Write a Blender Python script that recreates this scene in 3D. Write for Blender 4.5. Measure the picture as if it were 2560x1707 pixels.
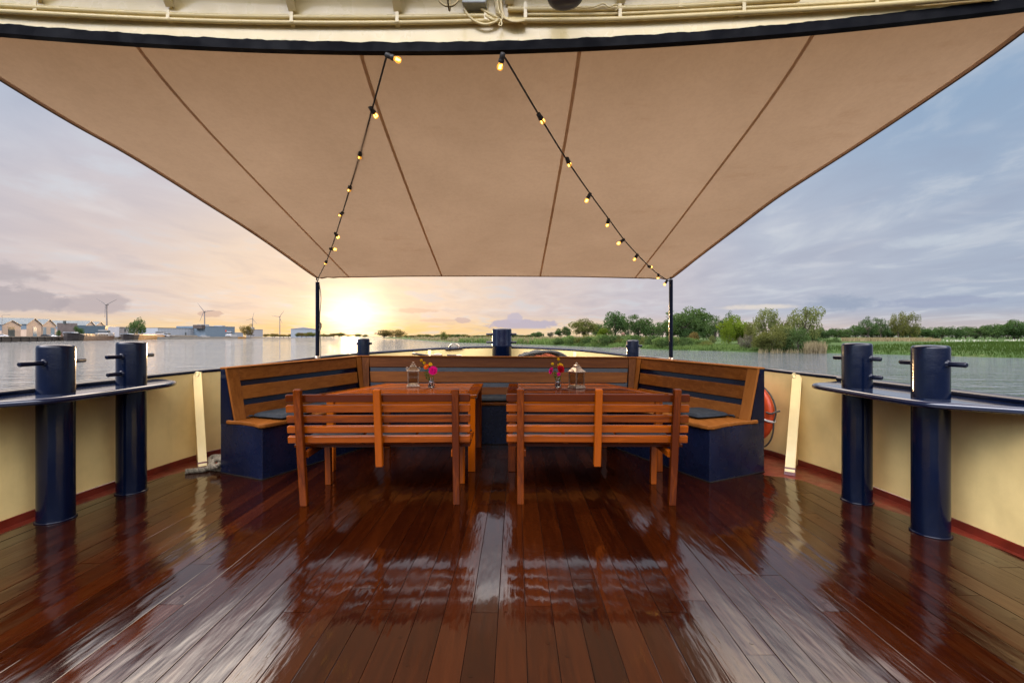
import bpy, math, random
from mathutils import Vector, Matrix, noise
R = math.radians
random.seed(7)
sc = bpy.context.scene
for o in list(bpy.data.objects): bpy.data.objects.remove(o)

# ------------------------------------------------------------------ camera
F, CX, CY, H = 1138.0, 1280.0, 841.5, 1.3        # focal length and horizon in the photograph's own pixels, eye height
ZW = -1.3                                        # water level
cam = bpy.data.objects.new('camera', bpy.data.cameras.new('camera')); sc.collection.objects.link(cam)
cam.location = (0, 0, H); cam.rotation_euler = (R(90), 0, 0)
cam.data.sensor_width = 36; cam.data.lens = 36*F/2560; cam.data.shift_y = -12/2560
cam.data.clip_start = 0.05; cam.data.clip_end = 60000
sc.camera = cam
sc.render.resolution_x, sc.render.resolution_y = 1024, 682
sc.view_settings.view_transform = 'Standard'; sc.view_settings.look = 'None'
sc.view_settings.exposure = 0.0; sc.view_settings.gamma = 1
sc.render.engine = 'CYCLES'
cy = sc.cycles
cy.max_bounces = 8; cy.diffuse_bounces = 4; cy.glossy_bounces = 4; cy.transmission_bounces = 6; cy.transparent_max_bounces = 8
cy.sample_clamp_indirect = 6; cy.caustics_reflective = False; cy.caustics_refractive = False; cy.use_denoising = True

# ------------------------------------------------------------------ node helpers
def s2l(c): return tuple((v/255/12.92 if v/255 <= .04045 else ((v/255+.055)/1.055)**2.4) for v in c)
class NT:
    def __init__(s, tree): s.t = tree; tree.nodes.clear()
    def n(s, typ, **kw):
        o = s.t.nodes.new(typ)
        for k, v in kw.items(): setattr(o, k, v)
        return o
    def link(s, a, b): s.t.links.new(a, b)
    def put(s, sock, v):
        if hasattr(v, 'links'): s.link(v, sock)
        else:
            if sock.type == 'RGBA' and not isinstance(v, (int, float)) and len(v) == 3: v = (*v, 1)
            sock.default_value = v
    def m(s, op, a, b=None, c=None, clamp=False):
        o = s.n('ShaderNodeMath', operation=op, use_clamp=clamp)
        s.put(o.inputs[0], a)
        if b is not None: s.put(o.inputs[1], b)
        if c is not None: s.put(o.inputs[2], c)
        return o.outputs[0]
    def vm(s, op, a, b=None):
        o = s.n('ShaderNodeVectorMath', operation=op); s.put(o.inputs[0], a)
        if b is not None: s.put(o.inputs[1], b)
        return o.outputs['Value'] if op in ('DOT_PRODUCT', 'LENGTH') else o.outputs[0]
    def comb(s, x, y, z):
        o = s.n('ShaderNodeCombineXYZ')
        for i, v in enumerate((x, y, z)): s.put(o.inputs[i], v)
        return o.outputs[0]
    def sep(s, v):
        o = s.n('ShaderNodeSeparateXYZ'); s.link(v, o.inputs[0]); return o.outputs
    def ramp(s, f, stops, interp='LINEAR'):
        o = s.n('ShaderNodeValToRGB'); e = o.color_ramp.elements; o.color_ramp.interpolation = interp
        while len(e) < len(stops): e.new(.5)
        for i, (p, c) in enumerate(stops):
            e[i].position = p; e[i].color = (*c, 1) if len(c) == 3 else c
        s.put(o.inputs[0], f); return o.outputs[0]
    def mr(s, v, a, b, c=0.0, d=1.0, smooth=True):
        o = s.n('ShaderNodeMapRange', interpolation_type='SMOOTHSTEP' if smooth else 'LINEAR')
        s.put(o.inputs[0], v)
        for i, q in enumerate((a, b, c, d)): s.put(o.inputs[i+1], q)
        return o.outputs[0]
    def mix(s, f, a, b, mode='MIX'):
        o = s.n('ShaderNodeMix', data_type='RGBA', blend_type=mode)
        s.put(o.inputs[0], f); s.put(o.inputs[6], a); s.put(o.inputs[7], b); return o.outputs[2]
    def noise(s, vec, scale, detail=4, rough=.5, dist=0.0, out=0):
        o = s.n('ShaderNodeTexNoise'); s.link(vec, o.inputs['Vector'])
        o.inputs['Scale'].default_value = scale; o.inputs['Detail'].default_value = detail
        o.inputs['Roughness'].default_value = rough; o.inputs['Distortion'].default_value = dist
        return o.outputs[out]
    def mapping(s, vec, scale=(1, 1, 1), loc=(0, 0, 0), rot=(0, 0, 0)):
        o = s.n('ShaderNodeMapping'); s.link(vec, o.inputs[0])
        o.inputs[1].default_value = loc; o.inputs[2].default_value = rot; o.inputs[3].default_value = scale
        return o.outputs[0]
    def bump(s, h, strength, dist, normal=None):
        o = s.n('ShaderNodeBump'); o.inputs['Strength'].default_value = strength; o.inputs['Distance'].default_value = dist
        s.link(h, o.inputs['Height'])
        if normal is not None: s.link(normal, o.inputs['Normal'])
        return o.outputs[0]

# ------------------------------------------------------------------ sun and sky
SUN_AZ, SUN_EL = -19.3, 1.9                      # degrees right of straight ahead, degrees up
sd = Vector((math.sin(R(SUN_AZ))*math.cos(R(SUN_EL)), math.cos(R(SUN_AZ))*math.cos(R(SUN_EL)), math.sin(R(SUN_EL))))
sun = bpy.data.objects.new('sun', bpy.data.lights.new('sun', 'SUN')); sc.collection.objects.link(sun)
sun.data.energy = 2.6; sun.data.angle = R(.5); sun.data.color = (1, .60, .27)
sun.rotation_euler = sd.to_track_quat('Z', 'Y').to_euler(); sun.location = sd*50

def build_world():
    w = bpy.data.worlds.new('World'); sc.world = w; w.use_nodes = True
    T = NT(w.node_tree)
    d = T.vm('NORMALIZE', T.n('ShaderNodeTexCoord').outputs['Generated'])
    x, y, z = T.sep(d)
    el = T.m('MULTIPLY', T.m('ARCSINE', z), 57.296)
    ael = T.m('MAXIMUM', el, 0.0)
    az = T.m('MULTIPLY', T.m('ARCTAN2', x, y), 57.296)
    sa = T.m('MULTIPLY', T.m('ARCCOSINE', T.m('MINIMUM', T.vm('DOT_PRODUCT', d, tuple(sd)), .999999)), 57.296)
    f = T.m('DIVIDE', sa, 180.0)
    def rp(*st): return T.ramp(f, [(a/180, s2l(c)) for a, c in st], 'EASE')
    hor = rp((0, (255, 212, 128)), (14, (255, 218, 158)), (27, (252, 220, 176)), (40, (230, 208, 194)), (62, (208, 196, 194)), (100, (150, 146, 166)), (180, (96, 96, 116)))
    mid = rp((0, (255, 232, 196)), (12, (246, 222, 200)), (24, (224, 208, 204)), (36, (206, 200, 208)), (50, (188, 194, 210)), (68, (174, 186, 206)), (110, (130, 136, 158)), (180, (108, 110, 128)))
    hi = rp((0, (226, 218, 218)), (24, (200, 203, 218)), (40, (184, 197, 216)), (66, (150, 175, 204)), (110, (176, 184, 204)), (180, (200, 196, 194)))
    c = T.mix(T.mr(ael, .6, 3.0), hor, mid)
    c = T.mix(T.mr(ael, 7, 23), c, hi)
    c = T.mix(T.mr(ael, 23, 36), c, rp((0, (246, 220, 182)), (50, (236, 216, 194)), (90, (212, 208, 214)), (180, (210, 208, 212))))
    # drifting high cloud: a sheet seen in perspective
    inv = T.m('DIVIDE', 1.0, T.m('ADD', T.m('MAXIMUM', z, 0.0), .10))
    pl = T.comb(T.m('MULTIPLY', x, inv), T.m('MULTIPLY', y, inv), 0.0)
    n1 = T.noise(T.mapping(pl, (1.3, .8, 1), (3.1, .4, 0), (0, 0, .5)), 1.6, 7, .58, .5)
    n2 = T.noise(T.mapping(pl, (.9, .75, 1), (7.7, 2.2, 0), (0, 0, -.35)), 2.4, 4, .48, .5)
    c = T.mix(T.mr(n1, .42, .74, 0, .48), c, T.mix(.5, c, s2l((150, 156, 180))))
    c = T.mix(T.mr(n1, .49, .30, 0, .50), c, s2l((212, 218, 226)))
    c = T.mix(T.mr(n2, .50, .76, 0, .45), c, T.mix(.5, c, (.92, .92, .92)))
    # cloud banks low over the horizon, each with a ragged outline
    ae = T.comb(az, T.m('MULTIPLY', el, 2.0), 0.0)
    nb = T.noise(ae, .33, 6, .60, .3)
    nf = T.noise(ae, .9, 5, .62, .2)
    def bank(a, e, wdt, hgt, col, amt, edge=.18, thr=.52, flat=None):
        g = T.m('ADD', T.m('POWER', T.m('ABSOLUTE', T.m('DIVIDE', T.m('SUBTRACT', az, a), wdt)), 2.2),
                T.m('POWER', T.m('ABSOLUTE', T.m('DIVIDE', T.m('SUBTRACT', el, e), hgt)), 2.0))
        k = T.m('EXPONENT', T.m('MULTIPLY', g, -1.0))
        k = T.m('ADD', k, T.m('MULTIPLY', T.m('SUBTRACT', T.m('ADD', T.m('MULTIPLY', nb, .6), T.m('MULTIPLY', nf, .4)), .5), 1.5))
        k = T.mr(k, thr, thr+edge, 0, amt)
        if flat is not None: k = T.m('MULTIPLY', k, T.mr(el, flat-.12, flat+.22))
        return T.mix(k, c, col)
    c = bank(-48.5, 5.4, 5, 1.25, s2l((178, 170, 176)), .65, .4)
    c = bank(-42.3, 3.0, 3.6, 1.3, s2l((188, 178, 182)), .8, .3, .5, 1.75)
    c = bank(-48, 3.2, 5, 1.6, s2l((180, 172, 178)), .85, .25)
    c = bank(-33.5, 2.4, 1.5, .5, s2l((206, 178, 166)), .7)
    c = bank(-12, 3.2, 3.6, .42, s2l((226, 196, 176)), .75, .25)
    c = bank(-9, 2.0, 3.4, .3, s2l((224, 196, 178)), .6, .25)
    c = bank(-6.2, 2.0, 1.3, .45, s2l((206, 186, 182)), .8)
    c = bank(1.6, 1.55, 5.6, .85, s2l((190, 184, 202)), .92, .16, .46, .95)
    c = bank(.4, 2.4, 1.4, 1.0, s2l((196, 190, 206)), .85, .2, .55)
    c = bank(35.5, 3.5, 4.2, 1.15, s2l((152, 166, 190)), .75, .45, .42, 2.2)
    c = bank(43, 3.2, 6, .7, s2l((160, 170, 196)), .7, .3)
    c = bank(28.5, 3.3, 5.0, .42, s2l((240, 228, 214)), .7, .6, .35)
    c = bank(42.5, 8.8, 4.6, .9, s2l((214, 222, 230)), .5, .7, .45)
    c = bank(-44.5, 13.2, 4.4, 1.6, s2l((216, 224, 234)), .5, .7, .45)
    c = bank(-41, 15.6, 3.6, 1.2, s2l((216, 224, 234)), .45, .7, .45)
    # glare round the low sun
    g1 = T.m('EXPONENT', T.m('MULTIPLY', T.m('POWER', T.m('DIVIDE', sa, 3.4), 2.0), -1.0))
    g2 = T.m('EXPONENT', T.m('DIVIDE', sa, -4.5))
    c = T.mix(1.0, c, T.mix(T.m('MULTIPLY', g2, .5, clamp=True), (0, 0, 0), (.95, .48, .09)), 'ADD')
    c = T.mix(1.0, c, T.mix(g1, (0, 0, 0), (1.0, .95, .75)), 'ADD')
    bg = T.n('ShaderNodeBackground'); T.link(c, bg.inputs[0])
    # added fill light: sky boosted overhead and behind the ship, outside the view
    T.link(T.m('ADD', 1.0, T.m('ADD', T.m('MULTIPLY', T.m('MULTIPLY', T.mr(ael, 25, 40, 0, SKY_TOP_FILL), T.mr(ael, 48, 75, 1, .25)), T.mr(x, .35, -.35, .5, 1.1)), T.m('MULTIPLY', T.m('MULTIPLY', T.mr(y, .05, -.5), T.mr(ael, 7, 26, .0, SKY_BACK_FILL)), T.mr(x, .7, -.7, .75, 1.2)))), bg.inputs[1])
    sky = T.n('ShaderNodeTexSky', sky_type='NISHITA', sun_disc=False)
    sky.sun_elevation = R(SUN_EL); sky.sun_rotation = R(SUN_AZ); sky.dust_density = 2.0
    bg2 = T.n('ShaderNodeBackground'); T.link(sky.outputs[0], bg2.inputs[0]); bg2.inputs[1].default_value = .10
    mx = T.n('ShaderNodeMixShader'); mx.inputs[0].default_value = .94
    T.link(bg2.outputs[0], mx.inputs[1]); T.link(bg.outputs[0], mx.inputs[2])
    out = T.n('ShaderNodeOutputWorld'); T.link(mx.outputs[0], out.inputs[0])
SKY_TOP_FILL, SKY_BACK_FILL = 11.0, 6.5
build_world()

# ------------------------------------------------------------------ materials
MATS = {}
def new_mat(name):
    m = bpy.data.materials.new(name); m.use_nodes = True; MATS[name] = m
    return m, NT(m.node_tree)
def finish(T, sh):
    o = T.n('ShaderNodeOutputMaterial'); T.link(sh, o.inputs[0])
def pbsdf(T, **kw):
    b = T.n('ShaderNodeBsdfPrincipled')
    for k, v in kw.items(): T.put(b.inputs[k.replace('_', ' ')], v)
    return b
def paint(name, col, rough=.35, coat=0.0, var=.12, nscale=6, bump=.0, bscale=120, metal=0.0, dirt=0.0, spec=.5):
    m, T = new_mat(name)
    co = T.n('ShaderNodeTexCoord').outputs['Object']
    n = T.noise(co, nscale, 5, .6)
    c = T.mix(T.mr(n, .3, .7), tuple(v*(1-var) for v in col), tuple(min(1, v*(1+var)) for v in col))
    if 'rope' in name: c = T.mix(T.n('ShaderNodeAttribute', attribute_name='var').outputs['Fac'], T.mix(.45, c, (0, 0, 0)), c)
    if dirt:
        st = T.noise(T.mapping(co, (5, 5, .6)), 2.2, 6, .7)
        c = T.mix(T.mr(st, .56, .8, 0, dirt), c, (.16, .08, .03))
    b = pbsdf(T, Base_Color=c, Roughness=T.mr(T.noise(co, nscale*2.3, 4), .3, .7, rough*.8, rough*1.25), Metallic=metal, Specular_IOR_Level=spec)
    if coat: b.inputs['Coat Weight'].default_value = coat; b.inputs['Coat Roughness'].default_value = .06
    if bump:
        nb = T.bump(T.noise(co, bscale, 3), bump, .002)
        nb = T.bump(T.noise(co, 5, 2), bump*.8, .02, nb)
        if dirt: nb = T.bump(T.noise(T.mapping(co, (1.3, 1.3, .8)), 1.5, 3, .5), .5, .06, nb)
        T.link(nb, b.inputs['Normal'])
    finish(T, b.outputs[0]); return m
def wood(name, dark, light, axis=0, rough=.28, coat=.4, varr=.5, spec=.3):
    m, T = new_mat(name)
    co = T.n('ShaderNodeTexCoord').outputs['Object']
    va = T.n('ShaderNodeAttribute', attribute_name='var').outputs['Fac']
    off = T.comb(T.m('MULTIPLY', va, 37.0), T.m('MULTIPLY', va, 53.0), T.m('MULTIPLY', va, 71.0))
    p = T.vm('ADD', co, off)
    s = [11.0, 11.0, 11.0]; s[axis] = .9
    g = T.noise(T.mapping(p, tuple(s)), 2.2, 6, .62, .6)
    s2 = [90.0, 90.0, 90.0]; s2[axis] = 3.0
    fine = T.noise(T.mapping(p, tuple(s2)), 1.6, 4, .6)
    k = T.m('ADD', T.m('ADD', T.m('MULTIPLY', g, .75), T.m('MULTIPLY', fine, .35)), T.m('MULTIPLY', T.m('SUBTRACT', va, .5), varr))
    c = T.ramp(k, [(.28, dark), (.78, light)])
    b = pbsdf(T, Base_Color=c, Roughness=T.mr(fine, .3, .7, rough*.8, rough*1.3), Coat_Weight=coat, Coat_Roughness=.07, Specular_IOR_Level=spec)
    nb = T.bump(fine, .15, .002); nb = T.bump(T.noise(co, 7, 2), .12, .02, nb)
    b.inputs['Coat IOR'].default_value = 1.5
    T.link(nb, b.inputs['Normal']); finish(T, b.outputs[0]); return m

AX = 'xyz'
for i in range(3):
    wood('bench_wood_'+AX[i], (.058, .0092, .0004), (.245, .050, .0012), i, .30, .45, .85, .0)
    wood('slat_wood_'+AX[i], (.105, .032, .006), (.225, .080, .017), i, .34, .08, .5, .0)
M_NAVY = paint('navy_paint', (.0016, .0039, .0140), .12, 0, .15, 5, .22, 90, spec=.28)
M_NAVYM = paint('navy_panel', (.0035, .0062, .020), .26, 0, .2, 4, .3, 160, spec=.35)
M_CREAM = paint('cream_paint', (.76, .58, .245), .42, .15, .07, 3, .22, 70, dirt=.10)
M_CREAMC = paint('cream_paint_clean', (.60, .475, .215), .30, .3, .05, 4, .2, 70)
M_BAND = paint('band_paint', (.0012, .0016, .0034), .5, 0, .2, 4, .3, 160, spec=.05)
M_SHELF = paint('shelf_paint', (.0035, .0085, .028), .12, .5, .15, 5, 0, 60, spec=.5)
M_RED = paint('red_lead', (.135, .017, .008), .35, .3, .25, 6, .3, 60)
M_CUSH = paint('grey_cloth', (.024, .028, .033), .95, 0, .2, 30, .5, 500, spec=.06)
M_STEEL = paint('steel', (.42, .33, .25), .3, 0, .15, 20, .1, 80, metal=1.0)
M_DARK = paint('black_rubber', (.018, .017, .016), .5, 0, .2, 30)
M_GREYBOX = paint('grey_plastic', (.34, .36, .35), .45)
M_ROPE = paint('rope_fibre', (.22, .19, .14), .95, 0, .35, 60, .6, 400, spec=.1)
M_ROPEG = paint('grey_rope_fibre', (.13, .125, .11), .95, 0, .35, 60, .6, 400, spec=.1)
M_ROPEO = paint('orange_rope_fibre', (.26, .065, .028), .95, 0, .35, 60, .6, 400, spec=.1)
M_BUOY = paint('orange_buoy', (.62, .075, .015), .45, .1, .1, 8)
M_STRAP = paint('white_strap', (.55, .55, .52), .6)

def canopy_mat(name='awning_cloth', gain=1.0, trans=.36, lift=1.0):
    m, T = new_mat(name)
    co = T.n('ShaderNodeTexCoord').outputs['Object']
    big = T.noise(co, 1.1, 5, .6); wv = T.noise(T.mapping(co, (60, 260, 60)), 3, 3, .7); wv2 = T.noise(T.mapping(co, (260, 60, 60)), 3, 3, .7)
    k = T.m('ADD', T.m('MULTIPLY', big, .6), T.m('MULTIPLY', T.m('ADD', wv, wv2), .2))
    c = T.ramp(k, [(.28, tuple(v*lift for v in (.275, .212, .155))), (.72, tuple(v*lift for v in (.375, .296, .224)))])
    mot = T.m('ADD', T.m('MULTIPLY', T.noise(co, 34, 3, .6), .6), T.m('MULTIPLY', T.noise(co, 11, 4, .6), .4))
    c = T.mix(T.mr(mot, .40, .62, 0, .15), c, T.mix(.45, c, (.06, .04, .025)))
    st = T.noise(T.mapping(co, (1.0, 2.6, 1), (4, 1, 0), (0, 0, .5)), 1.7, 6, .7)
    c = T.mix(T.mr(st, .54, .80, 0, .35), c, (.20, .125, .075))
    df = T.n('ShaderNodeBsdfDiffuse'); T.link(c, df.inputs[0])
    tr = T.n('ShaderNodeBsdfTranslucent'); T.link(T.mix(1.0, c, (.70*gain, .62*gain, .52*gain), 'MULTIPLY'), tr.inputs[0])
    nb = T.bump(T.m('ADD', wv, wv2), .5, .002)
    nb = T.bump(T.noise(T.mapping(co, (2.2, .7, 1), (0, 0, 0), (0, 0, .25)), 1.5, 4, .6), .35, .03, nb)
    T.link(nb, df.inputs['Normal'])
    mx = T.n('ShaderNodeMixShader'); mx.inputs[0].default_value = trans
    T.link(df.outputs[0], mx.inputs[1]); T.link(tr.outputs[0], mx.inputs[2]); finish(T, mx.outputs[0]); return m
M_CANVAS = canopy_mat()
M_SEAM = canopy_mat('awning_tape', 1.7, .45, 1.75)

def glass_mat(name, col=(1, 1, 1), ior=1.45, emit=None):
    m, T = new_mat(name)
    b = pbsdf(T, Base_Color=col, Roughness=.02, IOR=ior, Transmission_Weight=1.0)
    if emit: T.put(b.inputs['Emission Color'], emit[0]); b.inputs['Emission Strength'].default_value = emit[1]
    finish(T, b.outputs[0]); return m
M_GLASS = glass_mat('clear_glass')
M_BULB = glass_mat('amber_bulb_glass', (1, .72, .30), 1.3, ((1, .42, .05), .55))
def emit_mat(name, col, s):
    m, T = new_mat(name); e = T.n('ShaderNodeEmission'); T.put(e.inputs[0], col); e.inputs[1].default_value = s
    finish(T, e.outputs[0]); return m
M_FIL = emit_mat('hot_filament', (1, .62, .16), 9)
def pane_mat():                                   # thin lantern glass: see-through with a soft reflection
    m, T = new_mat('pane_glass')
    t = T.n('ShaderNodeBsdfTransparent'); t.inputs[0].default_value = (.86, .84, .80, 1)
    g = T.n('ShaderNodeBsdfGlossy'); g.inputs['Roughness'].default_value = .03
    mx = T.n('ShaderNodeMixShader'); mx.inputs[0].default_value = .045
    T.link(t.outputs[0], mx.inputs[1]); T.link(g.outputs[0], mx.inputs[2]); finish(T, mx.outputs[0]); return m
M_PANE = pane_mat()

def deck_mat():
    m, T = new_mat('varnished_deck')
    co = T.n('ShaderNodeTexCoord').outputs['Object']
    va = T.n('ShaderNodeAttribute', attribute_name='var').outputs['Fac']
    p = T.vm('ADD', co, T.comb(T.m('MULTIPLY', va, 37.0), T.m('MULTIPLY', va, 53.0), 0.0))
    g = T.noise(T.mapping(p, (16, .9, 1)), 2.0, 6, .62, .8)
    fine = T.noise(T.mapping(p, (170, 5, 1)), 1.2, 4, .6)
    k = T.m('ADD', T.m('ADD', T.m('MULTIPLY', g, .55), T.m('MULTIPLY', fine, .22)), T.m('MULTIPLY', va, .30))
    c = T.ramp(k, [(.26, (.005, .0010, .0005)), (.48, (.013, .0022, .0005)), (.74, (.031, .0060, .0010)), (1.0, (.090, .021, .0034))])
    wear = T.noise(co, 2.3, 6, .65)
    b = pbsdf(T, Base_Color=c, Roughness=.5, Specular_IOR_Level=0.0, Coat_Weight=1.0, Coat_Roughness=T.mr(wear, .32, .72, .04, .12))
    b.inputs['Coat IOR'].default_value = 1.62
    nb = T.bump(T.noise(T.mapping(p, (5, 1.1, 1)), 1.6, 3, .5), .42, .012)
    nb = T.bump(T.noise(T.mapping(p, (26, 5, 1)), 1.5, 3, .55), .16, .0022, nb)
    nb = T.bump(fine, .16, .0010, nb)
    T.link(nb, b.inputs['Normal']); T.link(nb, b.inputs['Coat Normal'])
    finish(T, b.outputs[0]); return m
M_DECK = deck_mat()
M_CAULK = paint('black_caulk', (.010, .008, .007), .7, spec=.12)

def water_mat():
    m, T = new_mat('river_water')
    co = T.n('ShaderNodeTexCoord').outputs['Object']
    w1 = T.noise(T.mapping(co, (.13, .34, 1), (0, 0, 0), (0, 0, .35)), 1.0, 4, .55, .8)
    w2 = T.noise(T.mapping(co, (.55, 1.1, 1), (0, 0, 0), (0, 0, .2)), 1.0, 4, .6, .5)
    w3 = T.noise(T.mapping(co, (2.6, 4.2, 1), (0, 0, 0), (0, 0, -.1)), 1.0, 3, .6, .3)
    hgt = T.m('ADD', T.m('ADD', T.m('MULTIPLY', w1, .85), T.m('MULTIPLY', w2, .72)), T.m('MULTIPLY', w3, .15))
    patch = T.noise(T.mapping(co, (.012, .03, 1)), 1.0, 3, .5)
    b = pbsdf(T, Base_Color=(.032, .041, .048), Roughness=.05, IOR=1.42)
    bp = T.n('ShaderNodeBump'); bp.inputs['Distance'].default_value = 1.0
    T.link(T.mr(patch, .3, .7, .45, .95), bp.inputs['Strength']); T.link(hgt, bp.inputs['Height'])
    T.link(bp.outputs[0], b.inputs['Normal']); finish(T, b.outputs[0]); return m
M_WATER = water_mat()

def foliage(name, dark, light, trans=.35):
    m, T = new_mat(name)
    va = T.n('ShaderNodeAttribute', attribute_name='var').outputs['Fac']
    rnd = T.n('ShaderNodeObjectInfo').outputs['Random']
    k = T.m('ADD', T.m('MULTIPLY', va, .8), T.m('MULTIPLY', rnd, .2))
    c = T.mix(k, dark, light)
    df = T.n('ShaderNodeBsdfDiffuse'); T.link(c, df.inputs[0])
    tr = T.n('ShaderNodeBsdfTranslucent'); T.link(T.mix(1.0, c, (1.15, 1.2, .6), 'MULTIPLY'), tr.inputs[0])
    mx = T.n('ShaderNodeMixShader'); mx.inputs[0].default_value = trans
    T.link(df.outputs[0], mx.inputs[1]); T.link(tr.outputs[0], mx.inputs[2]); finish(T, mx.outputs[0]); return m
FOL = {'green': foliage('leaf_green', (.024, .048, .018), (.064, .100, .036)),
       'deep': foliage('leaf_deep_green', (.022, .045, .018), (.055, .095, .035)),
       'lime': foliage('leaf_yellow_green', (.050, .082, .009), (.112, .155, .020), .42),
       'willow': foliage('leaf_willow', (.062, .082, .030), (.135, .150, .060), .4),
       'olive': foliage('leaf_olive', (.050, .062, .020), (.115, .120, .040), .4),
       'grey': foliage('leaf_grey_brown', (.060, .058, .040), (.120, .112, .085), .2),
       'reed': foliage('reed_stalk', (.10, .085, .048), (.24, .20, .13), .3),
       'reedg': foliage('reed_green', (.045, .085, .022), (.12, .17, .06), .35),
       'grass': foliage('grass_blade', (.023, .046, .010), (.040, .066, .016), .35),
       'rust': foliage('leaf_rust', (.075, .055, .022), (.15, .115, .045), .4)}
M_BARK = paint('bark', (.060, .048, .036), .9, 0, .3, 8)
def meadow_mat():
    m, T = new_mat('meadow_grass')
    co = T.n('ShaderNodeTexCoord').outputs['Object']
    a = T.noise(T.mapping(co, (.06, .12, 1)), 1.0, 6, .65); b2 = T.noise(co, 1.7, 5, .7)
    c = T.ramp(T.m('ADD', T.m('MULTIPLY', a, .6), T.m('MULTIPLY', b2, .4)), [(.35, (.017, .036, .008)), (.55, (.029, .056, .013)), (.72, (.070, .076, .032))])
    b = pbsdf(T, Base_Color=c, Roughness=.9, Specular_IOR_Level=.1)
    T.link(T.bump(b2, .8, .3), b.inputs['Normal']); finish(T, b.outputs[0]); return m
M_MEADOW = meadow_mat()
def simple(name, col, rough=.6, var=.15, nscale=.6, **k): return paint(name, col, rough, 0, var, nscale, **{'spec': .12, **k})
M_QUAY = simple('quay_ground', (.22, .20, .17), .9)
M_QUAYW = simple('quay_wall', (.060, .052, .045), .8)
M_ROOFB = simple('blue_roof', (.040, .060, .076), .5, .08)
M_WALLP = simple('sand_wall', (.36, .28, .22), .8, .06)
M_WALLB = simple('blue_grey_wall', (.10, .135, .17), .6, .08)
M_WALLG = simple('pale_grey_wall', (.20, .22, .245), .6, .06)
M_WALLW = simple('white_wall', (.22, .22, .23), .6, .05)
M_DOORB = simple('pale_blue_door', (.15, .21, .25), .5)
M_DOORD = simple('dark_door', (.05, .06, .06), .6)
M_TILE = simple('dark_tiles', (.055, .045, .042), .8)
M_BRICK = simple('brown_brick', (.12, .07, .05), .9)
M_HULL = simple('barge_hull', (.035, .030, .030), .35, .25)
M_HULLY = simple('sunset_gold_hull', (.60, .28, .045), .24, .2, spec=.6)  # hull sides: the low sun's gold put into the colour, bows kept dark
M_HULLB = simple('sunset_brown_hull', (.19, .10, .055), .3, .3, spec=.6)  # nearest barge's side: warm sunset light put into the base colour
M_BWHITE = simple('boat_white', (.30, .30, .30), .4)
M_HATCH = simple('hatch_cover', (.24, .21, .17), .5)
M_TURB = simple('turbine_grey', (.13, .12, .12), .6)
M_CARS = simple('silver_car', (.45, .46, .48), .3); M_CARD = simple('dark_car', (.03, .03, .035), .3); M_CARW = simple('white_car', (.72, .72, .72), .3)
M_WIN = paint('window_glass', (.03, .04, .05), .08)

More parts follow.
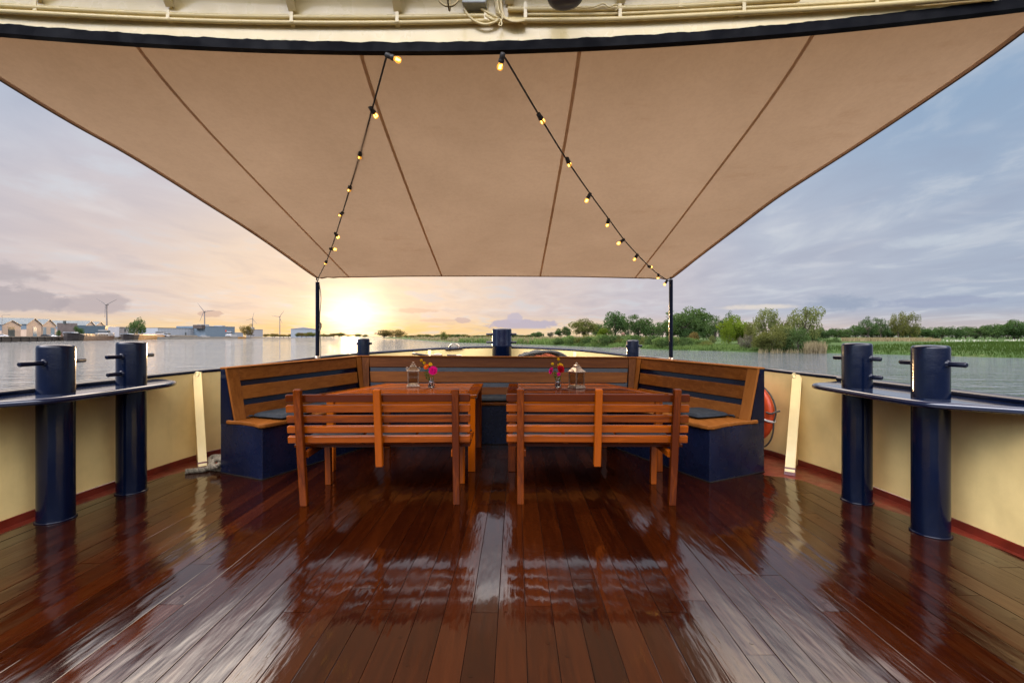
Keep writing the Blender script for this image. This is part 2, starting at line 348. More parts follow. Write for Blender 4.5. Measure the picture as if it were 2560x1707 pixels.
# ------------------------------------------------------------------ mesh helpers
class MB:
    def __init__(s): s.v = []; s.f = []; s.mi = []; s.var = []; s.sm = []; s.cur = .5; s.m = 0; s.s = False
    def add(s, vs, fs, smooth=None):
        b = len(s.v); s.v += [tuple(p) for p in vs]; s.var += [s.cur]*len(vs)
        s.f += [tuple(i+b for i in f) for f in fs]; s.mi += [s.m]*len(fs); s.sm += [s.s if smooth is None else smooth]*len(fs); return s
    def rnd(s): s.cur = random.random(); return s
    def hexa(s, p):                               # 8 corners: bottom 4 ccw then top 4
        return s.add(p, [(3, 2, 1, 0), (4, 5, 6, 7), (0, 1, 5, 4), (1, 2, 6, 5), (2, 3, 7, 6), (3, 0, 4, 7)])
    def box(s, c, size, M=None):
        x, y, z = size[0]/2, size[1]/2, size[2]/2; c = Vector(c)
        p = [Vector(q) for q in ((-x, -y, -z), (x, -y, -z), (x, y, -z), (-x, y, -z), (-x, -y, z), (x, -y, z), (x, y, z), (-x, y, z))]
        return s.hexa([c+(M @ q if M else q) for q in p])
    def beam(s, a, b, w, t, side=None):           # rectangular bar from a to b: w across 'side', t the other way
        a, b = Vector(a), Vector(b); d = (b-a).normalized()
        sd_ = Vector(side) if side is not None else (Vector((1, 0, 0)) if abs(d.x) < .9 else Vector((0, 1, 0)))
        sd_ = (sd_-d*sd_.dot(d)).normalized(); u = d.cross(sd_)
        q = lambda p: [p-sd_*w/2-u*t/2, p+sd_*w/2-u*t/2, p+sd_*w/2+u*t/2, p-sd_*w/2+u*t/2]
        return s.hexa(q(a)+q(b))
    def prism(s, poly, z0, z1):
        n = len(poly); zz = lambda z, i: z[i] if isinstance(z, (list, tuple)) else z
        vs = [(p[0], p[1], zz(z0, i)) for i, p in enumerate(poly)]+[(p[0], p[1], zz(z1, i)) for i, p in enumerate(poly)]
        fs = [tuple(range(n-1, -1, -1)), tuple(range(n, 2*n))]+[(i, (i+1) % n, (i+1) % n+n, i+n) for i in range(n)]
        return s.add(vs, fs)
    def tube(s, path, r, n=10, cap=True, smooth=True, closed=False):
        path = [Vector(p) for p in path]; N = len(path); rs = r if isinstance(r, (list, tuple)) else [r]*N
        vs, up = [], None
        for i, p in enumerate(path):
            if closed: d = path[(i+1) % N]-path[i-1]
            else: d = path[min(i+1, N-1)]-path[max(i-1, 0)]
            d.normalize()
            if up is None: up = Vector((0, 0, 1)) if abs(d.z) < .9 else Vector((1, 0, 0))
            up = (up-d*up.dot(d)).normalized(); q = d.cross(up)
            vs += [p+(up*math.cos(2*math.pi*k/n)+q*math.sin(2*math.pi*k/n))*rs[i] for k in range(n)]
        fs = []
        for i in range(N if closed else N-1):
            j = (i+1) % N
            fs += [(i*n+k, i*n+(k+1) % n, j*n+(k+1) % n, j*n+k) for k in range(n)]
        s.add(vs, fs, smooth)
        if cap and not closed:
            s.add(vs[:n], [tuple(range(n-1, -1, -1))], False); s.add(vs[-n:], [tuple(range(n))], False)
        return s
    def lathe(s, prof, c, n=24, smooth=True, axis=None):
        c = Vector(c); M = Vector(axis).normalized().to_track_quat('Z', 'Y').to_matrix() if axis is not None else Matrix.Identity(3)
        vs = []
        for r, z in prof: vs += [c+M @ Vector((r*math.cos(2*math.pi*k/n), r*math.sin(2*math.pi*k/n), z)) for k in range(n)]
        fs = [(i*n+k, i*n+(k+1) % n, (i+1)*n+(k+1) % n, (i+1)*n+k) for i in range(len(prof)-1) for k in range(n)]
        s.add(vs, fs, smooth)
        if prof[0][0] > 1e-5: s.add(vs[:n], [tuple(range(n-1, -1, -1))], False)
        if prof[-1][0] > 1e-5: s.add(vs[-n:], [tuple(range(n))], False)
        return s
    def ball(s, c, r, n=14, m=8, sc_=(1, 1, 1)):
        c = Vector(c); vs = []
        for i in range(m+1):
            t = math.pi*i/m
            vs += [c+Vector((r*math.sin(t)*math.cos(2*math.pi*k/n)*sc_[0], r*math.sin(t)*math.sin(2*math.pi*k/n)*sc_[1], -r*math.cos(t)*sc_[2])) for k in range(n)]
        return s.add(vs, [(i*n+k, i*n+(k+1) % n, (i+1)*n+(k+1) % n, (i+1)*n+k) for i in range(m) for k in range(n)], True)
    def grid(s, fn, nu, nv, smooth=True):
        vs = [fn(i/nu, j/nv) for j in range(nv+1) for i in range(nu+1)]
        return s.add(vs, [(j*(nu+1)+i, j*(nu+1)+i+1, (j+1)*(nu+1)+i+1, (j+1)*(nu+1)+i) for j in range(nv) for i in range(nu)], smooth)
def mesh_of(name, mb, mats, off=(0, 0, 0)):
    me = bpy.data.meshes.new(name); o = Vector(off)
    me.from_pydata([tuple(Vector(p)-o) for p in mb.v], [], mb.f)
    for m in (mats if isinstance(mats, (list, tuple)) else [mats]): me.materials.append(MATS[m] if isinstance(m, str) else m)
    me.polygons.foreach_set('material_index', mb.mi); me.polygons.foreach_set('use_smooth', mb.sm)
    a = me.attributes.new('var', 'FLOAT', 'POINT'); a.data.foreach_set('value', mb.var)
    me.update(); return me
C = sc.collection
def wloc(o):
    v = Vector((0, 0, 0))
    while o: v += o.location; o = o.parent
    return v
def obj(name, mb, mat, parent=None, bevel=0, seg=2, loc=None, local=False):
    off = (0, 0, 0) if local else (wloc(parent) if parent else (loc or (0, 0, 0)))
    o = bpy.data.objects.new(name, mesh_of(name, mb, mat, off)); C.objects.link(o)
    if parent: o.parent = parent
    elif loc: o.location = loc
    if bevel:
        b = o.modifiers.new('bevel', 'BEVEL'); b.width = bevel; b.segments = seg; b.limit_method = 'ANGLE'; b.angle_limit = R(40); b.harden_normals = False
    return o
def tag(o, label=None, cat=None, group=None, kind=None):
    if label: o['label'] = label
    if cat: o['category'] = cat
    if group: o['group'] = group
    if kind: o['kind'] = kind
    return o
def thing(name, label, cat, loc=(0, 0, 0), group=None, rotz=0.0):
    o = bpy.data.objects.new(name, None); C.objects.link(o); o.location = loc; o.rotation_euler = (0, 0, rotz); o.empty_display_size = .2
    return tag(o, label, cat, group)
def copy_tree(o, parent=None):
    c = o.copy(); C.objects.link(c)
    if parent: c.parent = parent
    for ch in list(o.children): copy_tree(ch, c)
    return c
def P(px, py, d): return Vector(((px-CX)/F*d, d, H-(py-CY)/F*d))         # measured place of a picture point at a depth
def DZ(py, z): return (H-z)*F/(py-CY)
def PZ(px, py, z): return P(px, py, DZ(py, z))
def lerp(a, b, t): return a+(b-a)*t
def resample(pts, n):
    pts = [Vector(p) for p in pts]; L = [0]
    for a, b in zip(pts, pts[1:]): L.append(L[-1]+(b-a).length)
    out = []; k = 0
    for i in range(n+1):
        s = L[-1]*i/n
        while k < len(L)-2 and L[k+1] < s: k += 1
        t = (s-L[k])/max(1e-9, L[k+1]-L[k]); p0 = pts[max(0, k-1)]; p1, p2 = pts[k], pts[k+1]; p3 = pts[min(len(pts)-1, k+2)]
        out.append(.5*((2*p1)+(p2-p0)*t+(2*p0-5*p1+4*p2-p3)*t*t+(3*p1-p0-3*p2+p3)*t**3))
    return out
def rope_path(mb, path, r, turns, n=6, strands=3):
    path = resample(path, max(40, int(turns*9)))
    N = len(path); up = None; fr = []
    for i, p in enumerate(path):
        d = (path[min(i+1, N-1)]-path[max(i-1, 0)]).normalized()
        if up is None: up = Vector((0, 0, 1)) if abs(d.z) < .9 else Vector((1, 0, 0))
        up = (up-d*up.dot(d)).normalized(); fr.append((up.copy(), d.cross(up)))
    for k in range(strands):
        mb.rnd(); mb.tube([p+(fr[i][0]*math.cos(2*math.pi*(turns*i/(N-1)+k/strands))+fr[i][1]*math.sin(2*math.pi*(turns*i/(N-1)+k/strands)))*r*.56 for i, p in enumerate(path)], r*.47, n)

# ------------------------------------------------------------------ water and banks
mb = MB(); mb.add([(-30000, -3000, ZW), (30000, -3000, ZW), (30000, 45000, ZW), (-30000, 45000, ZW)], [(0, 1, 2, 3)])
tag(obj('water', mb, M_WATER), kind='structure')
HW = H-ZW
def shore(px, py): d = HW*F/(py-CY); return Vector(((px-CX)/F*d, d, ZW))

# ------------------------------------------------------------------ ship: deck
EDGE_R = [(2.34, 4.23), (2.574, 4.13), (2.63, 4.0), (2.68, 3.67), (2.77, 3.45), (2.87, 3.2), (2.95, 2.87), (3.0, 2.6), (3.02, -3.2)]
EDGE_L = [(-2.70, 4.45), (-3.08, 4.50), (-3.16, 4.41), (-3.24, 4.04), (-3.33, 3.48), (-3.37, 3.0), (-3.38, -3.2)]
def ymax(x):
    if -2.70 <= x <= 2.34: return 6.0
    E = EDGE_R if x > 0 else EDGE_L
    for (xa, ya), (xb, yb) in zip(E, E[1:]):
        if min(xa, xb) <= x <= max(xa, xb) and abs(xa-xb) > 1e-6: return ya+(yb-ya)*(x-xa)/(xb-xa)
    return -99
def build_deck():
    rnd = random.Random(3); mb = MB(); PW, GAP = .1262, .0028
    mb.m = 1; mb.add([(-3.36, -3.2, .0055), (3.0, -3.2, .0055), (3.0, 2.6, .0055), (2.3, 4.2, .0055), (2.2, 6.0, .0055), (-2.6, 6.0, .0055), (-2.7, 4.4, .0055), (-3.3, 3.4, .0055)], [tuple(range(8))]); mb.m = 0
    for k in range(-28, 28):
        x0 = k*PW+.045+.0; x1 = x0+PW-GAP
        sh = .0088
        yl = max(-3.2, ymax(x0+sh*3.5)); yr = max(-3.2, ymax(x1+sh*3.5))
        if min(yl, yr) <= -3.1: continue
        ys = [-3.2]; y = -3.2+rnd.uniform(.2, 2.2)
        while y < min(yl, yr)-.3: ys.append(y); y += rnd.uniform(1.5, 3.1)
        for a, b in zip(ys, ys[1:]+[None]):
            mb.cur = min(1, max(0, rnd.gauss(.45, .22)))
            if rnd.random() < .045: mb.cur = rnd.uniform(.95, 1.15)
            chf = rnd.uniform(.0, .00025); roll = rnd.gauss(0, .0011); cup = rnd.gauss(.0001, .00022); dz = rnd.gauss(0, .00025); pit = rnd.gauss(0, .0002)
            us = [0, .010, .022, .04, .25, .5, .75, .96, .978, .990, 1]
            ea, eb = a+.0015, None
            rows = []; NJ = 10
            for j in range(NJ+1):
                row = []
                for u in us:
                    x = lerp(x0, x1, u); yend = (b-.0015) if b is not None else lerp(yl, yr, u)
                    yy = lerp(ea, yend, j/NJ)
                    zz = .0130+dz+roll*(u-.5)*(PW)*6+cup*(1-(2*u-1)**2)+pit*math.sin(j*1.3+k)-(chf if u in (0, 1) else 0)-(.0004 if j in (0, NJ) else 0)
                    row.append((x+sh*yy, yy, zz))
                rows.append(row)
            n = len(us); vs = [p for r in rows for p in r]
            fs = [(j*n+i, j*n+i+1, (j+1)*n+i+1, (j+1)*n+i) for j in range(NJ) for i in range(n-1)]
            mb.add(vs, fs, True)
            lo = [(rows[j][0][0], rows[j][0][1], .004) for j in range(NJ+1)]; hi_ = [(rows[j][-1][0], rows[j][-1][1], .004) for j in range(NJ+1)]
            for e, col in ((lo, 0), (hi_, n-1)):
                m_ = NJ+1; mb.add(e+[rows[j][col] for j in range(m_)], [(j, j+1, m_+j+1, m_+j) if col else (j+1, j, m_+j, m_+j+1) for j in range(NJ)])
            yq = ea+.07                              # wooden plugs over the deck screws
            while b is not None and yq < b-.05 or b is None and yq < min(yl, yr)-.05:
                cur = mb.cur; mb.cur = max(0, cur-rnd.uniform(.1, .5)); uu = rnd.choice((.28, .72)) if yq > ea+.1 else .5
                xc = lerp(x0, x1, uu)+sh*yq; zc = .0131+dz+roll*(uu-.5)*PW*6+cup*(1-(2*uu-1)**2)+.0004
                mb.add([(xc+.0085*math.cos(q*math.pi/5), yq+.0085*math.sin(q*math.pi/5), zc) for q in range(10)], [tuple(range(10))]); mb.cur = cur
                yq += rnd.choice((.58, .60, .62))
            for j in (0, NJ): mb.add([(p[0], p[1], .004) for p in rows[j]]+rows[j], [(i, i+1, n+i+1, n+i) for i in range(n-1)])
    tag(obj('deck', mb, [M_DECK, M_CAULK]), kind='structure')
build_deck()

# ------------------------------------------------------------------ ship: bulwark
BW = [(-3.43, -3.2, .93), (-3.44, 0, .93), (-3.445, 2.0, .93), (-3.45, 3.06, .93), (-3.457, 3.61, .93), (-3.405, 4.24, .93), (-3.33, 4.8, .935), (-3.19, 5.15, .94), (-2.83, 5.5, .985), (-2.47, 5.80, 1.033),
      (-2.24, 6.42, 1.058), (-2.05, 6.63, 1.065), (-1.36, 7.0, 1.106), (-.79, 7.17, 1.131), (-.17, 7.25, 1.138), (.68, 7.12, 1.112), (1.12, 6.93, 1.088), (1.62, 6.72, 1.035),
      (1.82, 6.45, 1.02), (2.03, 5.80, 1.008), (2.45, 5.42, .965), (2.80, 5.06, .94), (2.90, 4.64, .932), (2.995, 4.14, .928), (3.01, 3.777, .926), (3.03, 3.45, .925), (3.035, 2.7, .925), (3.04, 0, .925), (3.05, -3.2, .925)]
BWP = resample(BW, 150)
def bw_n(i):
    d = BWP[min(i+1, len(BWP)-1)]-BWP[max(i-1, 0)]; d.z = 0; d.normalize(); return Vector((-d.y, d.x, 0))   # outward
bul = thing('bulwark', 'cream painted steel bulwark with dark blue rail running right round the bow deck', 'bulwark', (0, 0, 0))
def strip(off0, z0, off1, z1, mb, rev=False):
    vs = []
    for i, p in enumerate(BWP):
        n = bw_n(i); f = lambda z: z(p) if callable(z) else z
        a = p+n*off0; b = p+n*off1; vs += [(a.x, a.y, f(z0)), (b.x, b.y, f(z1))]
    mb.add(vs, [((2*i, 2*i+1, 2*i+3, 2*i+2) if rev else (2*i, 2*i+2, 2*i+3, 2*i+1)) for i in range(len(BWP)-1)], True)
mb = MB(); strip(0, -.02, 0, lambda p: p.z, mb); obj('inner_plate', mb, M_CREAM, bul)
mb = MB(); strip(.035, -1.7, .035, lambda p: p.z, mb, True); obj('hull_side', mb, M_NAVY, bul)
mb = MB(); mb.tube([p+bw_n(i)*.018+Vector((0, 0, -.008)) for i, p in enumerate(BWP)], .024, 10); obj('rail', mb, M_NAVY, bul)
mb = MB(); strip(-.004, -.01, -.004, .052, mb); strip(-.004, .052, 0, .056, mb); obj('foot_strip', mb, M_RED, bul)
mb = MB(); idx = range(0, len(BWP), 2)
mb.add([(BWP[i].x, BWP[i].y, .001) for i in idx], [tuple(range(len(list(idx))-1, -1, -1))])
tag(obj('waterway', mb, M_RED), kind='structure')

# frame stays that brace the bulwark to the deck
def stay(foot, head, w, label, eye=None, group='stays bracing the bulwark'):
    t = thing('bulwark_stay', label, 'stay', (foot[0], foot[1], 0), group)
    foot, head = Vector(foot), Vector(head)
    out = Vector((head.x-foot.x, head.y-foot.y, 0)).normalized(); sd_ = Vector((-out.y, out.x, 0))
    mb = MB(); mb.beam(foot, head, w, .012, sd_)
    q = .006
    base = Vector((head.x, head.y, .0))+out*.02; a = sd_*q
    mb.add([foot-a, foot+a, base+a, base-a, head-a, head+a], [(0, 3, 4), (1, 5, 2), (0, 1, 2, 3)])
    obj('flange_plate', mb, M_CREAM, t, .003)
    mb = MB(); mb.beam((foot.x, foot.y, .001), foot+(head-foot)*.045, w*1.06, .018, sd_); obj('painted_foot', mb, M_RED, t)
    if eye is not None:
        e = Vector(eye); mb = MB(); mb.tube([e+Vector((.02*math.cos(k*math.pi/6), 0, .022*math.sin(k*math.pi/6))) for k in range(12)], .006, 6, closed=True); obj('ring_eye', mb, M_CREAMC, t)
stay((2.605, 4.27, .03), (2.895, 4.62, .915), .085, 'cream steel stay leaning against the bulwark right of the orange lifebuoy', P(1985, 939, 4.52))
stay((-3.03, 4.46, .03), (-3.32, 4.80, .925), .075, 'cream steel stay leaning against the bulwark above the coiled rope on deck', P(493, 935, 4.66))
stay((-1.22, 6.55, .03), P(1074, 872, 7.0)+Vector((0, 0, -.02)), .05, 'short cream stay in the bow left of the fat centre bollard')
stay((.90, 6.55, .03), P(1437, 876, 6.95)+Vector((0, 0, -.02)), .05, 'short cream stay in the bow right of the hanging rope coil')

# ------------------------------------------------------------------ ship: bollards and their shelves
def bollard(label, c, r, ztop, bars, name='bollard', group=None, z0=0.0, weld=None):
    t = thing(name, label, 'bollard', (c[0], c[1], z0), group)
    mb = MB(); pr = [(r, z0), (r, ztop-.02), (r-.003, ztop-.010), (r-.012, ztop-.002), (r-.025, ztop), (0, ztop+.004)]
    if weld: pr = [(r, z0), (r, weld-.012), (r+.005, weld), (r, weld+.012)]+pr[1:]
    mb.lathe(pr, (c[0], c[1], 0), 48); obj('post', mb, M_NAVY, t)
    for a, b in bars:
        a, b = Vector(a), Vector(b); d = (b-a).normalized()
        mb = MB(); mb.tube([a, a+d*.006, b-d*.006, b], [.012, .0165, .0165, .012], 12)
        ctr = Vector((c[0], c[1], (a.z+b.z)/2))
        for e in (a, b):
            s_ = (e-ctr); s_.z = 0
            if s_.length > r: s_.normalize(); q = ctr+s_*(r-.004); mb.lathe([(.027, 0), (.024, .006), (.017, .012)], q, 14, axis=s_)
        obj('cross_bar', mb, M_NAVY, t)
    mb = MB(); mb.tube([(c[0]+(r+.003)*math.cos(k*math.pi/16), c[1]+(r+.003)*math.sin(k*math.pi/16), z0+.017) for k in range(32)], .008, 6, closed=True)
    if z0 == 0: obj('weld_bead', mb, M_NAVY, t)
    return t
G1 = 'tall paired bollards standing at the side decks'
bollard('dark blue bollard nearest the camera on the port side, with one cross bar', (-3.222, 3.217), .1025, 1.243, [((-3.185, 2.94, 1.12), (-3.275, 3.49, 1.12))], group=G1)
bollard('dark blue bollard on the port side nearer the bow, with a lower stub bar', (-3.168, 3.79), .102, 1.258, [((-3.165, 3.55, 1.139), (-3.185, 4.04, 1.139)), ((-3.165, 3.56, 1.0), (-3.168, 3.79, 1.0))], group=G1)
bollard('dark blue bollard nearest the camera on the starboard side, glinting white and orange', (2.748, 2.99), .099, 1.243, [((2.70, 3.17, 1.125), (2.80, 2.80, 1.125))], group=G1)
bollard('dark blue bollard on the starboard side nearer the bow, with a lower stub bar', (2.711, 3.578), .0995, 1.25, [((2.634, 3.73, 1.13), (2.784, 3.43, 1.13)), ((2.711, 3.578, .99), (2.784, 3.42, .99))], group=G1)
bollard('stout dark blue bollard at the stem with two pairs of cross bars', (-.157, 7.05), .15, 1.425, [((-.40, 7.05, 1.338), (.07, 7.05, 1.338)), ((-.40, 7.05, 1.212), (.07, 7.05, 1.212))], weld=1.155)
bollard('slim blue bollard glowing in the sunset behind the left bench corner', (-2.065, 6.33), .082, 1.277, [((-2.215, 6.33, 1.205), (-1.95, 6.33, 1.205))], group='slim bollards behind the bench corners')
bollard('slim dark blue bollard behind the right bench corner', (1.69, 6.38), .083, 1.252, [((1.595, 6.38, 1.17), (1.825, 6.38, 1.17))], group='slim bollards behind the bench corners')
def shelf(label, pts, inner, z):
    t = thing('bollard_shelf', label, 'deck fitting', (pts[0][0], pts[0][1], z-.03), 'blue steel shelves round the bollard pairs')
    mb = MB(); mb.prism(pts, z-.022, z-.004); obj('plate', mb, M_SHELF, t)
    mb = MB(); mb.tube(resample([Vector((*p, z-.026)) for p in inner], 40), .0225, 12); obj('rolled_edge', mb, M_SHELF, t)
    ys = sorted((inner[0][1], inner[-1][1])); run = [p-bw_n(i)*.006 for i, p in enumerate(BWP) if ys[0] <= p.y <= ys[1] and p.x*inner[0][0] > 0]
    mb = MB(); mb.tube([Vector((p.x, p.y, z+.008)) for p in run], .026, 8); obj('coaming', mb, M_NAVY, t)
    return t
RI = [(3.02, 4.17), (2.88, 4.06), (2.68, 3.96), (2.60, 3.90), (2.565, 3.80), (2.545, 3.3), (2.555, 2.92), (2.60, 2.80), (2.70, 2.72), (2.98, 2.50), (3.03, 2.46)]
shelf('glossy blue shelf on the starboard rail threaded by two bollards', RI, RI, .905)
LI = [(-3.43, 4.32), (-3.28, 4.27), (-3.10, 4.16), (-3.03, 4.06), (-3.005, 3.9), (-3.005, 3.3), (-3.015, 3.08), (-3.06, 2.95), (-3.14, 2.86), (-3.38, 2.62), (-3.445, 2.58)]
shelf('dark blue shelf on the port rail threaded by two bollards', LI[::-1], LI, .905)

# ------------------------------------------------------------------ upper deck overhang
fy = lambda x: 2.505-.036*(x+.6)**2
def FX(px, py, out=0.0):                          # point on the inner face of the overhang's coaming
    t = (px-CX)/F; x = t*2.4
    for _ in range(12): x = t*fy(x)
    y = fy(x)-out; return Vector((t*y, y, H-(py-CY)/F*y))
ud = thing('upper_deck', 'cream upper deck overhang with knee brackets and conduits above the awning', 'deck overhang', (0, 0, 2.84))
XS = [-4.2+8.1*i/80 for i in range(81)]
mb = MB()
for s_, off, fl in ((1, 0, 0), (1, .03, 1)):
    vs = [q for x in XS for q in ((x, fy(x)+off, 2.872), (x, fy(x)+off, 3.4))]
    mb.add(vs, [((2*i, 2*i+1, 2*i+3, 2*i+2) if fl else (2*i, 2*i+2, 2*i+3, 2*i+1)) for i in range(80)], True)
mb.add([q for x in XS for q in ((x, fy(x), 3.396), (x, fy(x)-.40, 3.396))], [(2*i, 2*i+1, 2*i+3, 2*i+2) for i in range(80)], True)
mb.add([q for x in XS for q in ((x, fy(x)+.03, 3.42), (x, fy(x)-.40, 3.42))], [(2*i, 2*i+2, 2*i+3, 2*i+1) for i in range(80)], True)
obj('coaming', mb, M_CREAMC, ud)
mb = MB(); rr = random.Random(5); vs = []
for i in range(321):
    x = -4.2+8.1*i/320; zt = 2.918+rr.uniform(-.0022, .0022)+.002*math.sin(i*.7); y = fy(x); zb = 2.867
    vs += [(x, y-.003, zt), (x, y-.004, zb), (x, y+.036, zb), (x, y+.036, zt)]
mb.add(vs, [(4*i+k, 4*i+(k+1) % 4, 4*i+4+(k+1) % 4, 4*i+4+k) for i in range(320) for k in range(3)], False)
obj('blue_band', mb, M_BAND, ud)
for px, py in ((103, 8), (430, 24), (735, 35), (996, 35), (1273, 17), (1551, 14), (1850, -8), (2180, -30)):
    p = FX(px, py); mb = MB(); q = .007
    tri = [(0, p.z), (-.012, p.z+.004), (-.34, 3.395), (0, 3.395)]
    mb.add([(p.x-q, p.y+a-.001, z) for a, z in tri]+[(p.x+q, p.y+a-.001, z) for a, z in tri], [(0, 1, 2, 3), (7, 6, 5, 4), (0, 4, 5, 1), (1, 5, 6, 2)])
    mb.beam((p.x, p.y-.012, p.z+.004), (p.x, p.y-.34, 3.39), .045, .008, (1, 0, 0))
    obj('knee_bracket', mb, M_CREAMC, ud, .002)
def conduit(pts, r=.0125): 
    mb = MB(); mb.tube(resample([FX(x, y, r+.006) for x, y in pts], 60), r, 10); obj('conduit', mb, M_CREAMC, ud)
conduit([(-60, 22), (0, 29), (435, 50.6), (735, 57.8), (1007, 57.7), (1215, 53), (1290, 50)])
conduit([(-60, 9), (0, 15), (435, 38), (735, 44), (1007, 44), (1170, 41), (1215, 42), (1250, 52)])
conduit([(1240, 52), (1315, 51.6), (1544, 48.7), (1855, 33.4), (2177, 14.7), (2500, -12)], .0135)
conduit([(1270, 24), (1320, 24.6), (1520, 23), (1700, 17), (1855, 7), (2000, -3)], .0135)
conduit([(1315, 38), (1544, 35.5), (1855, 21), (2177, 3), (2300, -5)], .009)
for px, y0, y1 in ((102, 12, 42), (430, 35, 60), (735, 40, 70), (996, 40, 70), (1215, 37, 64), (1313, 15, 64), (1547, 20, 60), (1853, 2, 45), (2180, -3, 24), (1412, 18, 42), (1697, 12, 32)):
    a, b = FX(px, y0), FX(px, y1); mb = MB(); d = (b-a).normalized()
    mb.beam(a-Vector((0, .030, 0)), a.lerp(b, .82)-Vector((0, .030, 0)), .018, .004, (1, 0, 0)); mb.beam(a.lerp(b, .82)-Vector((0, .032, 0)), b-Vector((0, .003, 0)), .022, .004, (1, 0, 0))
    obj('conduit_clip', mb, M_CREAMC, ud)
rc = random.Random(9)
for k in range(6):                                # grey cables tied together, dropping from the junction box
    o_ = (k-2.5)*3.2
    pts = [(1243+o_, -30), (1246+o_*.9, 8), (1249+o_*.8, 28), (1258+o_*.5, 44), (1280+o_*.2, 53+o_*.25), (1313, 50+o_*.35)]
    mb = MB(); mb.tube(resample([FX(x, y, .030+.008*(k % 3)) for x, y in pts], 24), .0055, 8); obj('cable', mb, M_CREAMC, ud)
for pts in ([(1157, -25), (1158, 5), (1168, 36), (1190, 55), (1215, 62), (1240, 55), (1249, 46)], [(1203, 23), (1225, 36), (1248, 47)], [(1214, 40), (1232, 50), (1246, 50)]):
    mb = MB(); mb.tube(resample([FX(x, y, .030) for x, y in pts], 24), .0075, 8); obj('cable', mb, M_CREAMC, ud)
mb = MB(); mb.tube(resample([FX(x, y, .052) for x, y in ((1241, 34), (1254, 36), (1255, 48), (1247, 62), (1252, 66), (1255, 58), (1250, 47))], 24), .0035, 6); obj('cable_tie', mb, M_CREAMC, ud)
mb = MB(); mb.tube(resample([FX(x, y, .045) for x, y in ((1412, 14), (1420, 10), (1445, 19), (1480, 19), (1510, 10), (1522, 19), (1540, 12), (1547, 20), (1538, 27))], 30), .004, 6); obj('cable', mb, M_CREAMC, ud)
jb = thing('junction_box', 'grey plastic junction box above the conduits under the upper deck', 'junction box', FX(1188, 12))
a = FX(1188, 4); mb = MB(); mb.box((a.x, a.y-.035, a.z), (.128, .07, .115)); obj('box_body', mb, M_GREYBOX, jb, .006)
a = FX(1188, -8); mb = MB(); mb.box((a.x, a.y-.075, a.z), (.118, .012, .075)); mb.box((a.x, a.y-.078, a.z-.040), (.022, .012, .018)); obj('box_lid', mb, M_GREYBOX, jb, .004)
t = thing('deck_lamp', 'round dark blue lamp housing hanging from the upper deck, cut by the top edge', 'lamp', P(1413, -40, 2.2))
c = P(1413, 4, 2.15); mb = MB(); mb.lathe([(.0, 0), (.06, .002), (.082, .012), (.088, .03), (.085, .09), (.05, .11), (.05, .42)], c, 32); obj('lamp_housing', mb, paint('lamp_blue', (.035, .055, .080), .4, .2), t)
t = thing('cage_lamp', 'thin dark wire cage hanging beside the grey junction box', 'lamp', P(1122, -10, 2.25))
mb = MB(); c = P(1122, -14, 2.2)
mb.tube([c+Vector((.055*math.cos(k*math.pi/10), 0, .06*math.sin(k*math.pi/10))) for k in range(20)], .0045, 6, closed=True)
mb.tube([c+Vector((0, .055*math.cos(k*math.pi/10), .07*math.sin(k*math.pi/10))) for k in range(20)], .0045, 6, closed=True)
mb.tube([c+Vector((0, 0, .07)), c+Vector((0, 0, .4))], .01, 8); obj('wire_cage', mb, paint('brass_wire', (.16, .12, .05), .4, metal=.6), t)

# ------------------------------------------------------------------ awning on two poles
PL, PR = Vector((-2.461, 5.76, 0)), Vector((2.011, 5.76, 0))
can_z = lambda y: 2.84-.2438*(y-2.5)
def on_canopy(px, py):
    a, b = (px-CX)/F, (CY-py)/F; y = (2.84+.6095-H)/(b+.2438); return Vector((a*y, y, can_z(y)))
LE = [Vector((-3.12, 1.95, can_z(1.95))), Vector((-3.06, 2.25, can_z(2.25)))]+[on_canopy(*p) for p in ((0, 194), (134, 274), (268, 351), (400, 433), (522, 512), (604, 564.5), (686, 620), (747, 663), (790, 695))]
RE = [Vector((2.78, 1.85, can_z(1.85))), Vector((2.70, 2.08, can_z(2.08)))]+[on_canopy(*p) for p in ((2560, 80), (2368, 210), (2179, 337), (1987, 463), (1922, 509), (1857, 559), (1792, 609), (1727, 659), (1679, 698))]
NV = 60
LEr, REr = resample(LE, NV), resample(RE, NV)
def S(u, v):                                      # awning surface: u port to starboard, v coaming to front edge
    f = min(max(v, 0), 1)*NV; i = min(int(f), NV-1); t = f-i
    a = LEr[i].lerp(LEr[i+1], t); b = REr[i].lerp(REr[i+1], t); p = a.lerp(b, u)
    w = (1-v)**3; yl = LEr[0].lerp(REr[0], u)
    dy = fy(p.x)+.034-yl.y
    q = Vector((p.x, p.y+dy*w*.98, 0)); q.y -= .05*4*u*(1-u)*v**4
    q.z = can_z(q.y)+.075*(1-v)**10+.010*4*u*(1-u)*v**5-.045*math.sin(math.pi*v)*4*u*(1-u)*.4
    q.z += .006*noise.noise(Vector((q.x*1.1, q.y*.8, 3)))
    # small gathers where the cloth is pulled to the two poles
    for cu in (0, 1):
        dd = math.hypot((u-cu)*4.4, (1-v)*3.4); q.z += .012*math.exp(-dd/.25)*math.sin((u-cu)*180*(1 if cu == 0 else -1)+v*20)
    return q
aw = thing('awning', 'sand coloured canvas awning stretched from the upper deck to two poles', 'awning', (0, 4, 2.4))
mb = MB(); mb.grid(S, 90, NV); obj('canvas', mb, M_CANVAS, aw)
